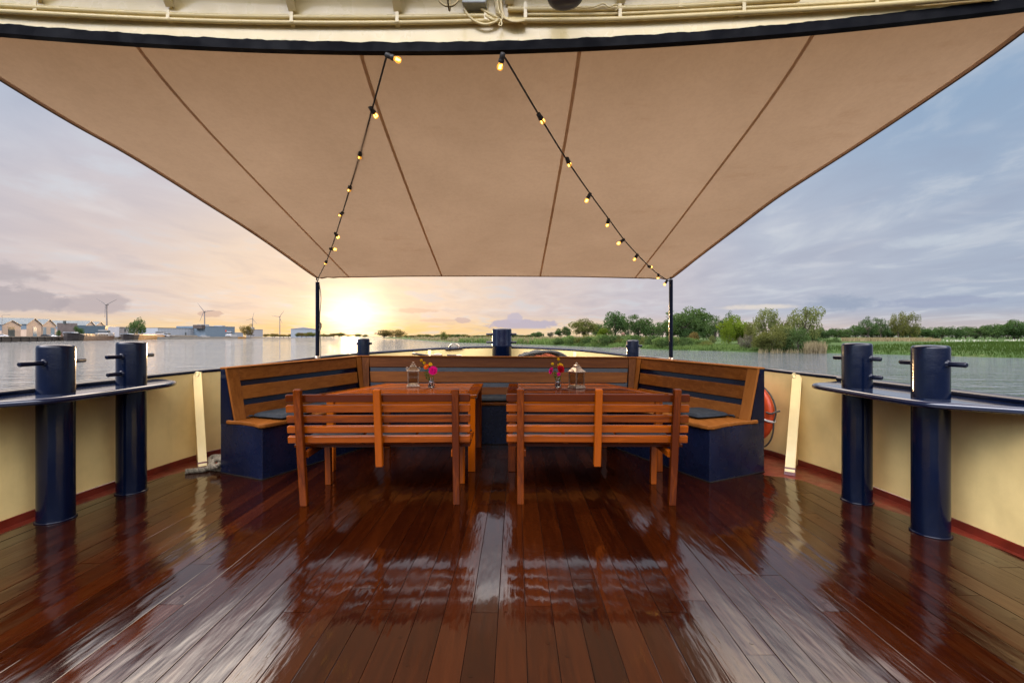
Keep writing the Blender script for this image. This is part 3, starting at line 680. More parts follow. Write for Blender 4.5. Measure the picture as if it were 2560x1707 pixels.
def ribbon(c0, c1, w, name, drop=.003, n=60, edge=0):
    vs = []
    A0, B0 = S(c0, 0), S(c1, 1)
    for i in range(n+1):
        v = i/n; u = lerp(c0, c1, v)
        if edge == 0:
            for _ in range(6):
                p = S(u, v); k = (p.y-A0.y)/(B0.y-A0.y); u += (lerp(A0.x, B0.x, k)-p.x)/max(.5, (S(1, v)-S(0, v)).x)
        p = S(u, v); q = S(min(1, u+.01), v)-S(max(0, u-.01), v); q.normalize()
        o0, o1 = (-w/2, w/2) if edge == 0 else ((0, w) if edge > 0 else (-w, 0))
        vs += [p+q*o0-Vector((0, 0, drop)), p+q*o1-Vector((0, 0, drop))]
    mb = MB(); mb.add(vs, [(2*i, 2*i+1, 2*i+3, 2*i+2) for i in range(n)], True); return obj(name, mb, M_SEAM, aw)
def u_at(px, v):                                  # the u whose picture column is px at row v
    lo, hi2 = 0, 1
    for _ in range(40):
        m_ = (lo+hi2)/2; p = S(m_, v)
        if CX+F*p.x/p.y < px: lo = m_
        else: hi2 = m_
    return (lo+hi2)/2
for xa, xb in ((346, 874), (903, 1105), (1442, 1350), (2024, 1587)): ribbon(u_at(xa, .03), u_at(xb, 1), .021, 'seam')
for e, u in ((1, 0), (-1, 1)):
    ribbon(u, u, .040, 'side_hem', .004, 60, e)
    mb = MB(); mb.tube([S(u, i/60) for i in range(61)], .008, 8); obj('bolt_rope', mb, M_CANVAS, aw)
vs = []
for i in range(61):
    p = S(i/60, 1); q = S(i/60, .985); d = (q-p).normalized(); vs += [p-Vector((0, 0, .004)), p+d*.035-Vector((0, 0, .004))]
mb = MB(); mb.add(vs, [(2*i, 2*i+2, 2*i+3, 2*i+1) for i in range(60)], True); obj('front_hem', mb, M_CANVAS, aw)
for nm, pp, z0, z1, cn, lab in (('L', PL, 1.02, 1.99, S(0, 1), 'dark pole holding up the awning corner beside the setting sun'), ('R', PR, 1.0, 2.02, S(1, 1), 'dark blue pole holding up the awning corner on the starboard side')):
    t = thing('awning_pole', lab, 'pole', (pp.x, pp.y, z0), 'poles of the awning')
    mb = MB(); mb.tube([(pp.x, pp.y, z0), (pp.x, pp.y, z1)], .0245, 14); obj('pole', mb, M_NAVY, t)
    mb = MB(); mb.lathe([(.034, 0), (.034, .03), (.026, .036)], (pp.x, pp.y, z0), 16); obj('socket_ring', mb, M_STEEL, t)
    mb = MB(); mb.tube([Vector((pp.x, pp.y, z1-.01)), Vector((pp.x, pp.y, z1+.02)), cn.lerp(Vector((pp.x, pp.y, z1+.03)), .5), cn], .006, 8)
    mb.tube([Vector((pp.x+.016*math.cos(k), pp.y, z1+.035+.016*math.sin(k))) for k in [i*math.pi/6 for i in range(12)]], .005, 6, closed=True); obj('shackle', mb, M_DARK, t)
    if nm == 'L':
        mb = MB(); mb.tube(resample([Vector((pp.x+.026, pp.y-.01, z1-.02)), Vector((pp.x+.048, pp.y-.01, z1-.2)), Vector((pp.x+.034, pp.y-.01, z1-.42)), Vector((pp.x+.035, pp.y-.01, z1-.6)), Vector((pp.x+.045, pp.y-.01, z1-.85)), Vector((pp.x+.04, pp.y-.01, z0+.01))], 40), .005, 6)
        for k in range(7): mb.tube([Vector((pp.x+.03+.006*math.sin(k), pp.y-.02, z1-.50-.008*k)), Vector((pp.x+.052, pp.y-.01, z1-.53-.006*k)), Vector((pp.x+.034, pp.y-.02, z1-.60-.004*k))], .006, 6)
        obj('halyard', mb, M_ROPE, t)

# ------------------------------------------------------------------ strings of lamps under the awning
def string_light(label, cable, lamps, d0, d1):
    x0, y0 = cable[0]; x1, y1 = cable[-1]; L = math.hypot(x1-x0, y1-y0)
    def at(px, py):
        t = max(-.03, min(1.02, ((px-x0)*(x1-x0)+(py-y0)*(y1-y0))/L/L)); d = 1/lerp(1/d0, 1/d1, t)
        return P(px, py, d)
    t = thing('string_light', label, 'string light', at(*cable[0]), 'strings of lamps under the awning')
    mb = MB(); mb.tube(resample([at(*p) for p in cable], 60), .0055, 8); obj('cable', mb, M_DARK, t)
    for (sx, sy), (bx, by) in lamps:
        a = at(sx, sy); t_ = at(bx, by); b = a+(t_-a)*1.0; b.y += .004
        d = (b-a); ln = max(d.length, .046); d.normalize(); kk = .86
        top = a-d*.020
        mb = MB(); mb.lathe([(a_*kk, b_*kk) for a_, b_ in ((.009, 0), (.016, .004), (.0175, .030), (.0150, .036), (.0185, .040), (.0195, .054), (.017, .058))], top, 16, axis=d)
        so = obj('socket', mb, M_DARK, t)
        c0 = top+d*.058*kk
        mb = MB(); mb.lathe([(a_*kk, b_*kk) for a_, b_ in ((.011, -.004), (.012, .006), (.0185, .018), (.0205, .028), (.0185, .038), (.011, .046), (.0, .049))], c0, 16, axis=d)
        mb.m = 1; e = d.orthogonal().normalized()*.006; mb.tube([c0+d*.012-e, c0+d*.030-e, c0+d*.030+e, c0+d*.012+e], .0030, 6)
        obj('bulb', mb, [M_BULB, M_FIL], so)
zl = lambda p, s, ox, oy: (ox+p[0]/s, oy+p[1]/s)
A_ = lambda *p: [zl(q, 2.6125, 780, 120) for q in p]; B_ = lambda *p: [zl(q, 2.53, 1220, 120) for q in p]
string_light('string of glowing amber bulbs on black cable running down to the left pole',
    A_((492, 40), (487, 55), (400, 375), (320, 665), (255, 890), (205, 1060), (150, 1240), (125, 1313), (92, 1398), (42, 1500)),
    list(zip(A_((500, 52), (388, 398), (314, 682), (248, 905), (197, 1078), (155, 1215), (125, 1313), (93, 1396)), A_((535, 65), (418, 447), (309, 728), (239, 942), (170, 1102), (175, 1244), (160, 1316), (80, 1422)))), 2.50, 5.70)
string_light('longer string of small bulbs on black cable running down to the right pole',
    B_((95, 45), (118, 80), (318, 418), (493, 700), (648, 925), (768, 1088), (862, 1215), (948, 1310), (1020, 1382), (1077, 1432), (1152, 1478)),
    list(zip(B_((90, 55), (325, 430), (503, 708), (642, 930), (761, 1092), (854, 1216), (942, 1312), (1018, 1382), (1077, 1437), (1130, 1475)), B_((80, 98), (344, 460), (517, 740), (624, 964), (754, 1124), (828, 1235), (925, 1340), (1046, 1390), (1074, 1464), (1116, 1497)))), 2.46, 5.72)

# ------------------------------------------------------------------ built-in corner bench
def build_corner_bench():
    O = [Vector(p) for p in ((-2.76, 4.31), (-2.014, 6.0), (1.67, 5.98), (2.40, 4.33))]
    ZT = [.992, 1.036, 1.017, .990]; ZS = .52
    seg = [(O[i+1]-O[i]).normalized() for i in range(3)]; nin = [Vector((d.y, -d.x)) for d in seg]
    def off(d):
        out = [O[0]+nin[0]*d]
        for k in (0, 1):
            b = (nin[k]+nin[k+1]).normalized(); out.append(O[k+1]+b*d/b.dot(nin[k]))
        return out+[O[3]+nin[2]*d]
    FB = [Vector(p) for p in ((-2.24, 4.08), (-1.64, 5.44), (1.109, 5.44), (1.743, 4.01))]
    root = thing('corner_bench', 'three sided built in bench with wood slat back on a dark blue base', 'bench', (-.18, 5.5, 0))
    mb = MB(); poly = [FB[0], FB[1], FB[2], FB[3], O[3], O[2], O[1], O[0]]
    mb.prism([(p.x, p.y) for p in poly], .0, .482); base = obj('base', mb, M_NAVYM, root, .006)
    for nm in range(1):
        mb = MB()
        for a, b in zip([O[0], FB[0], FB[1], FB[2], FB[3]], [FB[0], FB[1], FB[2], FB[3], O[3]]):
            mb.tube([(a.x, a.y, .016), (b.x, b.y, .016)], .007, 6)
        obj('foot_bead', mb, M_CAULK, root)
    # seat board with rounded front corners
    def offF(d):
        sg = [(FB[i+1]-FB[i]).normalized() for i in range(3)]; nn = [Vector((s.y, -s.x)) for s in sg]
        r = [FB[0]+nn[0]*d]
        for k in (0, 1):
            b = (nn[k]+nn[k+1]).normalized(); r.append(FB[k+1]+b*d/b.dot(nn[k]))
        return r+[FB[3]+nn[2]*d]
    f = offF(.045); bk = off(.12)
    dl = (FB[0]-FB[1]).normalized(); dr = (FB[3]-FB[2]).normalized()
    A, B = f[0]+dl*.035, f[3]+dr*.035
    def endcurve(F_, back, dvec, push):               # rounded nose then a shallow hollow running back to the outer end
        e = back+dvec*.02; m1 = F_.lerp(e, .14); pts = [F_-dvec*.10, F_-dvec*.03+(e-F_)*.02, F_+(e-F_)*.09, F_.lerp(e, .35)-dvec*.030, F_.lerp(e, .65)-dvec*.032, e]
        return pts
    L = endcurve(A, O[0]+nin[0]*.10, dl, .03); Rr = endcurve(B, O[3]+nin[2]*.10, dr, .03)
    outline = L[::-1]+[f[1], f[2]]+Rr
    mids = [L[-1]]; back = [O[3]+nin[2]*.10, bk[2], bk[1], O[0]+nin[0]*.10]
    mb = MB()
    # three boards side by side, so split at the two corners
    lp = [(p.x, p.y) for p in L[::-1]]+[(f[1].x, f[1].y), (bk[1].x, bk[1].y)]
    cp = [(f[1].x+.0015, f[1].y), (f[2].x-.0015, f[2].y), (bk[2].x-.0015, bk[2].y), (bk[1].x+.0015, bk[1].y)]
    rp_ = [(f[2].x, f[2].y)]+[(p.x, p.y) for p in Rr]+[(bk[2].x, bk[2].y)]
    for pl, nm, mt in ((lp, 'seat', 'slat_wood_y'), (cp, 'seat', 'slat_wood_x'), (rp_, 'seat', 'slat_wood_y')):
        mb = MB().rnd(); mb.prism(pl, ZS-.038, ZS); obj(nm, mb, mt, root, .012, 3)
    # back: navy core leaning outwards
    def lean(v, extra=0.0): return off(lerp(.185, .060, v)+extra)
    o0, b0, b1 = off(0), lean(0), lean(1); mb = MB()
    for k in range(3):
        i, j = k, k+1
        mb.hexa([(b0[i].x, b0[i].y, ZS-.05), (b0[j].x, b0[j].y, ZS-.05), (o0[j].x, o0[j].y, ZS-.05), (o0[i].x, o0[i].y, ZS-.05),
                 (b1[i].x, b1[i].y, ZT[i]), (b1[j].x, b1[j].y, ZT[j]), (o0[j].x, o0[j].y, ZT[j]), (o0[i].x, o0[i].y, ZT[i])])
    obj('back_panel', mb, M_NAVY, root)
    def board(k, s0, s1, v0, v1, th, mb, ins=.002, s0b=None, s1b=None):
        def pt(s, v, e):
            q = lean(v, e); zt = lerp(ZT[k], ZT[k+1], s); p = q[k].lerp(q[k+1], s); return (p.x, p.y, lerp(ZS, zt, v))
        s0b = s0 if s0b is None else s0b; s1b = s1 if s1b is None else s1b
        mb.hexa([pt(s0b, v0, ins+th), pt(s1b, v0, ins+th), pt(s1b, v0, ins), pt(s0b, v0, ins), pt(s0, v1, ins+th), pt(s1, v1, ins+th), pt(s1, v1, ins), pt(s0, v1, ins)])
    ends = {0: (.064, .052), 1: (.028, .028), 2: (.052, .064)}
    for k in range(3):
        a, b = ends[k]
        for v0, v1 in ((.01, .265), (.385, .645), (.755, .998)):
            mb = MB().rnd(); board(k, a+.001, 1-b-.001, v0, v1, .020, mb); obj('back_slat', mb, 'slat_wood_x' if k == 1 else 'slat_wood_y', root, .004)
    for k, s0, s1, s0b, s1b in ((0, .0, .064, .0, .064), (0, 1-.052, .9995, 1-.030, .9995), (1, .0005, .028, .0005, .018), (1, 1-.028, .9995, 1-.018, .9995), (2, .0005, .052, .0005, .030), (2, 1-.064, 1, 1-.064, 1)):
        mb = MB().rnd(); board(k, s0, s1, .001, .999, .026, mb, .0015, s0b, s1b); obj('stile', mb, 'slat_wood_z', root, .003)
    c0, c1 = off(.092), off(-.012); mb = MB()
    for k in range(3):
        mb.rnd(); i, j = k, k+1
        mb.hexa([(c0[i].x, c0[i].y, ZT[i]+.001), (c0[j].x, c0[j].y, ZT[j]+.001), (c1[j].x, c1[j].y, ZT[j]+.001), (c1[i].x, c1[i].y, ZT[i]+.001),
                 (c0[i].x, c0[i].y, ZT[i]+.017), (c0[j].x, c0[j].y, ZT[j]+.017), (c1[j].x, c1[j].y, ZT[j]+.017), (c1[i].x, c1[i].y, ZT[i]+.017)])
    obj('top_cap', mb, 'slat_wood_x', root, .005)
    return O, FB, seg, nin
BO, BFB, BSEG, BNIN = build_corner_bench()

# ------------------------------------------------------------------ seat cushions
def cushion_mesh(w, d, h, rnd):
    mb = MB(); n = 22
    tufts = [(sx*w*.2, sy*d*.2) for sx in (-1, 1) for sy in (-1, 1)]
    def edge(a): return max(0.0, 1-abs(a)**7)
    def top(u, v):
        a, b = 2*u-1, 2*v-1; k = (edge(a)*edge(b))**.42
        x, y = a*w/2*(1-.05*abs(b)**3), b*d/2*(1-.05*abs(a)**3)
        z = h*.42+h*.58*k
        for tx, ty in tufts: z -= h*.30*math.exp(-((x-tx)**2+(y-ty)**2)/.0009)
        return Vector((x, y, z+.003*noise.noise(Vector((x*9+rnd, y*9, rnd)))))
    def bot(u, v):
        a, b = 2*u-1, 2*v-1; k = (edge(a)*edge(b))**.42
        return Vector((a*w/2*(1-.05*abs(b)**3), b*d/2*(1-.05*abs(a)**3), h*.42-h*.42*k))
    mb.grid(top, n, n); mb.grid(lambda u, v: bot(1-u, v), n, n)
    return mb
def cushion(label, loc, rz, w=.42, d=.40, h=.052, group='grey tufted seat pads', ties=1):
    t = thing('seat_cushion', label, 'cushion', loc, group, rz)
    obj('pad', cushion_mesh(w, d, h, random.random()*9), M_CUSH, t, local=True)
    for sx in (-1, 1): mb = MB(); mb.tube([(sx*w*.46, d*.47, h*.4), (sx*w*.53, d*.55, h*.35), (sx*w*.57, d*.53, h*.2)], .009, 6); obj('tie', mb, M_CUSH, t, local=True)
    return t
def on_wing(k, s, inn):
    p = BO[k].lerp(BO[k+1], s)+BNIN[k]*inn; return (p.x, p.y, .521)
aL = math.atan2(BSEG[0].y, BSEG[0].x); aR = math.atan2(BSEG[2].y, BSEG[2].x)
cushion('grey seat pad near the open left end of the corner bench', on_wing(0, .20, .40), aL+R(3))
cushion('grey seat pad further along the left wing behind the left table', on_wing(0, .52, .40), aL-R(2))
cushion('grey seat pad near the open right end of the corner bench', on_wing(2, .78, .42), aR-R(3))
cushion('grey seat pad further along the right wing behind the right table', on_wing(2, .45, .42), aR+R(2))
cushion('grey seat pad on the rear bench seen between the two tables', (-.215, 5.60, .521), R(1))

# ------------------------------------------------------------------ two slatted benches
def make_bench():
    root = thing('slatted_bench', '', 'bench', (0, 0, 0), 'slatted benches at the tables')
    def lo(z): return -.125*z/.9                     # lean of the posts
    Lg = .58
    for x, z0 in ((-Lg, .0), (0.002, .305), (Lg, .0)):
        mb = MB().rnd(); mb.beam((x, lo(z0), z0), (x, lo(.898), .898), .054, .048, (1, 0, 0)); obj('leg' if z0 == 0 else 'back_post', mb, 'bench_wood_z', root, .008, 3)
    mb = MB()
    for z in (.510, .588, .667, .746, .826):
        mb.rnd(); y = lo(z)+.0445
        q = Vector((0, -.125, .9)).normalized()
        mb.beam((-.688, y, z), (.688, y, z), .038, .056, (0, q.z, -q.y))
    obj('backrest', mb, 'bench_wood_x', root, .008, 3)
    mb = MB()
    for i, y in enumerate((.085, .172, .259, .346, .433, .520)):
        mb.rnd(); mb.box((0, y, .437+(.004 if i == 0 else 0)), (1.36, .076, .024))
    obj('seat', mb, 'bench_wood_x', root, .004)
    for x in (-Lg, Lg):
        mb = MB().rnd(); mb.beam((x, .50, 0), (x, .48, .424), .050, .050, (1, 0, 0)); obj('leg', mb, 'bench_wood_z', root, .006)
        mb = MB().rnd(); mb.beam((x*.955, -.03, .395), (x*.955, .505, .398), .030, .052, (1, 0, 0)); obj('seat_rail', mb, 'bench_wood_y', root, .004)
    return root
bA = make_bench(); bB = copy_tree(bA)
bA.location = (-1.006, 3.495, .013); bA.rotation_euler.z = R(1.6); bA['label'] = 'slatted wooden bench seen from behind at the left table'
bB.location = (.646, 3.505, .013); bB.rotation_euler.z = R(-1.2); bB['label'] = 'slatted wooden bench seen from behind at the right table'
bpy.context.view_layer.update()
for b, side in ((bA, 'left'), (bB, 'right')):
    for x, w in ((-.44, 'left'), (0, 'middle'), (.43, 'right')):
        p = Matrix.Rotation(b.rotation_euler.z, 3, 'Z') @ Vector((x, .29, 0))+b.location
        cushion('grey pad on the %s slatted bench, the %s one of its three' % (side, w), (p.x, p.y, .4635), b.rotation_euler.z+R(random.uniform(-2, 2)), .41, .40, .045, 'grey pads on the slatted benches')

# ------------------------------------------------------------------ two trapezoid tables
def make_table(label, xn0, xn1, xf0, xf1, y0, y1, inner):
    zt = .75; root = thing('slatted_table', label, 'table', ((xn0+xn1)/2, (y0+y1)/2, 0), 'varnished tables in front of the corner bench')
    xl = lambda y: lerp(xn0, xf0, (y-y0)/(y1-y0)); xr = lambda y: lerp(xn1, xf1, (y-y0)/(y1-y0))
    bw = .105; mb = MB(); n = 11
    for i in range(n):
        a = lerp(y0, y1, i/n)+.004; b = lerp(y0, y1, (i+1)/n)-.004
        mb.rnd(); mb.prism([(xl(a)+bw+.002, a), (xr(a)-bw-.002, a), (xr(b)-bw-.002, b), (xl(b)+bw+.002, b)], zt-.026, zt)
    obj('table_slats', mb, 'bench_wood_x', root, .003)
    for e in (0, 1):
        mb = MB().rnd(); q = [(xl(y0), y0), (xl(y0)+bw, y0), (xl(y1)+bw, y1), (xl(y1), y1)] if e == 0 else [(xr(y0)-bw, y0), (xr(y0), y0), (xr(y1), y1), (xr(y1)-bw, y1)]
        mb.prism(q, zt-.028, zt+.001); obj('end_board', mb, 'bench_wood_y', root, .005)
    ins = .05; mb = MB()
    c = [(xl(y0+ins)+ins, y0+ins), (xr(y0+ins)-ins, y0+ins), (xr(y1-ins)-ins, y1-ins), (xl(y1-ins)+ins, y1-ins)]
    for i in range(4):
        a, b = Vector((*c[i], zt-.073)), Vector((*c[(i+1) % 4], zt-.073)); d = (b-a).normalized()
        mb.rnd(); mb.beam(a+d*.036, b-d*.036, .024, .085, Vector((-d.y, d.x, 0)))
    obj('apron', mb, 'bench_wood_x', root, .003)
    for x, y in c:
        mb = MB().rnd(); mb.beam((x, y, .013), (x, y, zt-.030), .068, .068, (1, 0, 0)); obj('leg', mb, 'bench_wood_z', root, .006)
make_table('varnished slatted table left of the gap, under the lantern with the pink flower', -1.80, -.335, -1.485, -.338, 4.32, 5.36, 1)
make_table('varnished slatted table right of the gap, under the lantern with see through panes', -.052, 1.47, -.036, 1.10, 4.32, 5.36, 0)

# ------------------------------------------------------------------ lanterns and flowers on the tables
def lantern(label, loc, rz):
    t = thing('lantern', label, 'lantern', loc, 'metal lanterns on the tables', rz)
    w = .062; mb = MB(); mb.box((0, 0, .006), (.136, .136, .012)); mb.box((0, 0, .017), (.124, .124, .010)); obj('base_plate', mb, M_STEEL, t, .002, local=True)
    for x in (-1, 1):
        for y in (-1, 1):
            mb = MB(); mb.box((x*.055, y*.055, .098), (.010, .010, .155)); obj('corner_post', mb, M_STEEL, t, .001, local=True)
    mb = MB()
    for k in range(4):
        M = Matrix.Rotation(k*math.pi/2, 3, 'Z'); mb.box(M @ Vector((0, .055, .170)), (.100, .009, .010), M); mb.box(M @ Vector((0, .055, .027)), (.100, .009, .010), M)
        mb.box(M @ Vector((.046, .058, .10)), (.004, .006, .03), M)
    obj('door_frame', mb, M_STEEL, t, .001, local=True)
    for k in range(4):
        M = Matrix.Rotation(k*math.pi/2, 3, 'Z'); mb = MB(); mb.box(M @ Vector((0, .0545, .0985)), (.0985, .0016, .132), M); obj('pane', mb, M_PANE, t, local=True)
    mb = MB(); q = lambda s, z: [(-s, -s, z), (s, -s, z), (s, s, z), (-s, s, z)]
    mb.hexa(q(.070, .174)+q(.070, .180)); mb.hexa(q(.064, .180)+q(.030, .222)); mb.hexa(q(.034, .222)+q(.034, .228)); mb.hexa(q(.020, .228)+q(.020, .240)); mb.hexa(q(.026, .240)+q(.010, .252))
    obj('roof', mb, M_STEEL, t, .002, local=True)
    mb = MB(); mb.lathe([(.006, .250), (.006, .258), (.013, .262), (.013, .268), (.0, .273)], (0, 0, 0), 14); obj('finial', mb, M_STEEL, t, local=True)
    mb = MB()
    for s_ in (-1, 1): mb.tube([Vector((s_*(.066+.010*math.cos(a)), .01*math.sin(a*1), .198+.014*math.sin(a))) for a in [i*math.pi/6 for i in range(12)]], .003, 6, closed=True)
    obj('ring_handle', mb, M_STEEL, t, local=True)
    mb = MB(); mb.lathe([(.030, .023), (.030, .028), (.028, .030), (.0, .030)], (0, 0, 0), 16); obj('candle_dish', mb, M_STEEL, t, local=True)
lantern('square metal lantern facing straight on, left of the bright pink gerbera', (-1.09, 5.02, .7515), R(12))
lantern('square metal lantern turned cornerwise, right of the dark red flowers', (.69, 4.86, .7515), R(33))

M_STEM = foliage('flower_stem', (.035, .075, .015), (.10, .17, .04), .2)
PET = {n: foliage('petal_'+n, tuple(v*.75 for v in c), c, .35) for n, c in {'pink': (.72, .01, .22), 'orange': (.85, .13, .015), 'red': (.42, .008, .02), 'yellow': (.85, .52, .02)}.items()}
def vase(label, x, y):
    t = thing('glass_vase', label, 'vase', (x, y, .7515), 'small glass bottle vases')
    mb = MB(); mb.lathe([(.0, 0), (.031, .001), (.034, .006), (.034, .055), (.030, .070), (.018, .082), (.0165, .098), (.0195, .104), (.0175, .105), (.0150, .098), (.0165, .082), (.0285, .069), (.0318, .055), (.0318, .006), (.0, .004)], (x, y, .7515), 24)
    obj('bottle', mb, M_GLASS, t)
    mb = MB(); mb.lathe([(0, .0062), (.0308, .0068), (.0308, .047), (0, .047)], (x, y, .7515), 20); obj('water', mb, glass_mat('vase_water', (.93, .97, .93), 1.33), t)
def stem(mb, foot, head, bend=.01):
    m_ = foot.lerp(head, .5)+Vector((bend, 0, .0)); mb.tube(resample([foot, m_, head], 10), .0028, 6)
def gerbera(label, name, foot, head, face, r, col, heart, cat='flower', layers=2, group=None):
    t = thing(name, label, cat, foot, group); face = Vector(face).normalized()
    mb = MB(); stem(mb, foot, head); obj('stem', mb, M_STEM, t)
    Mq = face.to_track_quat('Z', 'Y').to_matrix(); mb = MB(); rr = random.Random(sum(map(ord, label)))
    for ly in range(layers):
        n = 20-ly*4
        for k in range(n):
            a = 2*math.pi*(k+.5*ly)/n+rr.uniform(-.08, .08); L = r*(1-.30*ly)*rr.uniform(.9, 1.06); wd = r*.17
            dirv = Vector((math.cos(a), math.sin(a), 0)); sdv = Vector((-math.sin(a), math.cos(a), 0)); mb.cur = rr.random()
            z = lambda s: .012*ly+r*.18*s*s*(1 if ly else .4)-r*.02*rr.random()
            pts = []
            for s_, w_ in ((.12, .4), (.45, .9), (.8, 1), (1, .25)): pts += [dirv*L*s_-sdv*wd*w_+Vector((0, 0, z(s_))), dirv*L*s_+sdv*wd*w_+Vector((0, 0, z(s_)))]
            mb.add([head+Mq @ p for p in pts], [(0, 1, 3, 2), (2, 3, 5, 4), (4, 5, 7, 6)], True)
    obj('petals', mb, PET[col], t)
    mb = MB(); mb.lathe([(r*.22, 0), (r*.24, .006), (r*.16, .012), (0, .010)], head+face*.006, 14, axis=face); obj('heart', mb, heart, t)
def pompon(label, foot, head, r):
    t = thing('craspedia', label, 'flower', foot, 'yellow ball flowers')
    mb = MB(); stem(mb, foot, head, .006); obj('stem', mb, M_STEM, t)
    mb = MB(); rr = random.Random(2); mb.ball(head, r*.9)
    for k in range(90):
        a = k*2.39996; zz = 1-2*(k+.5)/90; q = Vector((math.sqrt(1-zz*zz)*math.cos(a), math.sqrt(1-zz*zz)*math.sin(a), zz)); mb.cur = rr.random(); mb.ball(head+q*r*.92, r*.16, 5, 3)
    obj('flower_head', mb, PET['yellow'], t)
def sprig(label, foot, head, group=None):
    t = thing('leaf_sprig', label, 'leaves', foot, group); mb = MB(); rr = random.Random(4)
    stem(mb, foot, head)
    for k in range(9):
        p = foot.lerp(head, .45+.06*k); a = k*2.1; d = Vector((math.cos(a), math.sin(a)*.7, .5)).normalized(); s_ = d.cross(Vector((0, 0, 1))).normalized()*.010; mb.cur = rr.random()
        mb.add([p, p+d*.02+s_, p+d*.045, p+d*.02-s_], [(0, 1, 2, 3)])
    obj('leaves', mb, M_STEM, t)
M_HEART = simple('flower_heart', (.10, .012, .03), .9); M_HEARTY = simple('flower_heart_yellow', (.62, .35, .02), .9)
def bunch(side, x, y):
    V = Vector; z0 = .762
    lab = 'in the small bottle on the %s table' % side
    vase('small clear bottle of flowers on the %s table' % side, x, y)
    q = lambda px, py, dy=0: P(px, py, y+dy)
    if side == 'left':
        gerbera('bright magenta gerbera facing the camera '+lab, 'gerbera_daisy', V((x+.008, y-.005, z0)), q(1082.5, 926, -.03), (.15, -1, .25), .050, 'pink', M_HEART, layers=3)
        gerbera('orange red flower '+lab, 'garden_flower', V((x-.010, y+.004, z0)), q(1066, 917, .0), (-.4, -.75, .6), .034, 'orange', M_HEARTY)
        gerbera('small yellow flower behind the magenta gerbera', 'garden_flower', V((x+.002, y+.010, z0)), q(1076, 911, .02), (.2, -.5, .9), .024, 'yellow', M_HEARTY)
        pompon('taller yellow ball flower left of the magenta gerbera', V((x-.008, y, z0)), q(1053.5, 900.5), .0155)
        pompon('lower yellow ball flower left of the magenta gerbera', V((x-.004, y+.006, z0)), q(1060, 907, .01), .0150)
        sprig('green leaf sprig under the orange flower', V((x-.012, y, z0)), q(1064, 933, -.01))
    else:
        gerbera('dark red gerbera turned sideways '+lab, 'gerbera_daisy', V((x+.006, y, z0)), q(1402, 922, -.03), (.45, -.8, .25), .047, 'red', M_HEART, layers=3)
        gerbera('orange and yellow flower above the dark red gerbera', 'garden_flower', V((x, y+.008, z0)), q(1401, 914, .0), (.3, -.5, .8), .036, 'yellow', M_HEARTY)
        gerbera('magenta flower seen from the side '+lab, 'gerbera_daisy', V((x-.012, y, z0)), q(1379, 927, -.01), (-.95, -.25, .3), .044, 'pink', M_HEART, layers=2)
        gerbera('small pink bloom at the neck of the right bottle', 'garden_flower', V((x+.010, y-.006, z0)), q(1397, 935, -.03), (.1, -.9, -.1), .022, 'pink', M_HEART)
        pompon('yellow ball flower standing highest over the dark red gerbera', V((x+.004, y+.006, z0)), q(1396, 898), .0155)
        pompon('yellow ball flower left of the dark red gerbera', V((x-.008, y, z0)), q(1381, 909.5), .0155)
        sprig('green leaf sprig between the magenta and dark red flowers', V((x-.006, y, z0)), q(1389, 928, -.01))
bunch('left', -.872, 4.92); bunch('right', .498, 4.93)

# ------------------------------------------------------------------ ropes, lifebuoy, fairlead, bow gear
t = thing('lifebuoy', 'orange lifebuoy hanging on the bulwark behind the right bench end', 'lifebuoy', (2.66, 5.06, .10))
d = Vector((-.22, .975, 0)).normalized(); n_ = Vector((-d.y, d.x, 0)); cB = Vector((2.665, 5.08, .47)); mb = MB(); vs = []
NR, NS = 48, 16
for i in range(NR):
    a = 2*math.pi*i/NR; e = d*math.cos(a)+Vector((0, 0, math.sin(a)))
    for k in range(NS):
        b = 2*math.pi*k/NS; vs.append(cB+e*(.265+.062*math.cos(b))+n_*.048*math.sin(b))
mb.add(vs, [(i*NS+k, i*NS+(k+1) % NS, (i+1) % NR*NS+(k+1) % NS, (i+1) % NR*NS+k) for i in range(NR) for k in range(NS)], True)
obj('ring', mb, M_BUOY, t)
mb = MB()
for j in range(4):
    a0 = math.pi*(.06+j*.5); pts = []
    for i in range(13):
        a = a0+(math.pi*.5)*i/12; rr_ = .330+.045*math.sin(math.pi*i/12); e = d*math.cos(a)+Vector((0, 0, math.sin(a))); pts.append(cB+e*rr_-Vector((0, 0, .03*math.sin(math.pi*i/12))))
    rope_path(mb, pts, .009, 14)
obj('grab_line', mb, M_ROPEG, t)
mb = MB()
for j in range(4):
    a = math.pi*(.06+j*.5); e = d*math.cos(a)+Vector((0, 0, math.sin(a))); tt = e.cross(n_)
    mb.tube([cB+e*(.265+.066*math.cos(b))+n_*.052*math.sin(b)+tt*.0 for b in [2*math.pi*k/16 for k in range(16)]], .012, 6, closed=True)
obj('band', mb, M_STRAP, t)
mb = MB(); a = P(1916, 1030, 4.80); rope_path(mb, [a, P(1928, 1034, 4.74), P(1936, 1031, 4.72), P(1949, 1027, 4.74)], .010, 5); obj('lashing', mb, M_ROPEG, t)

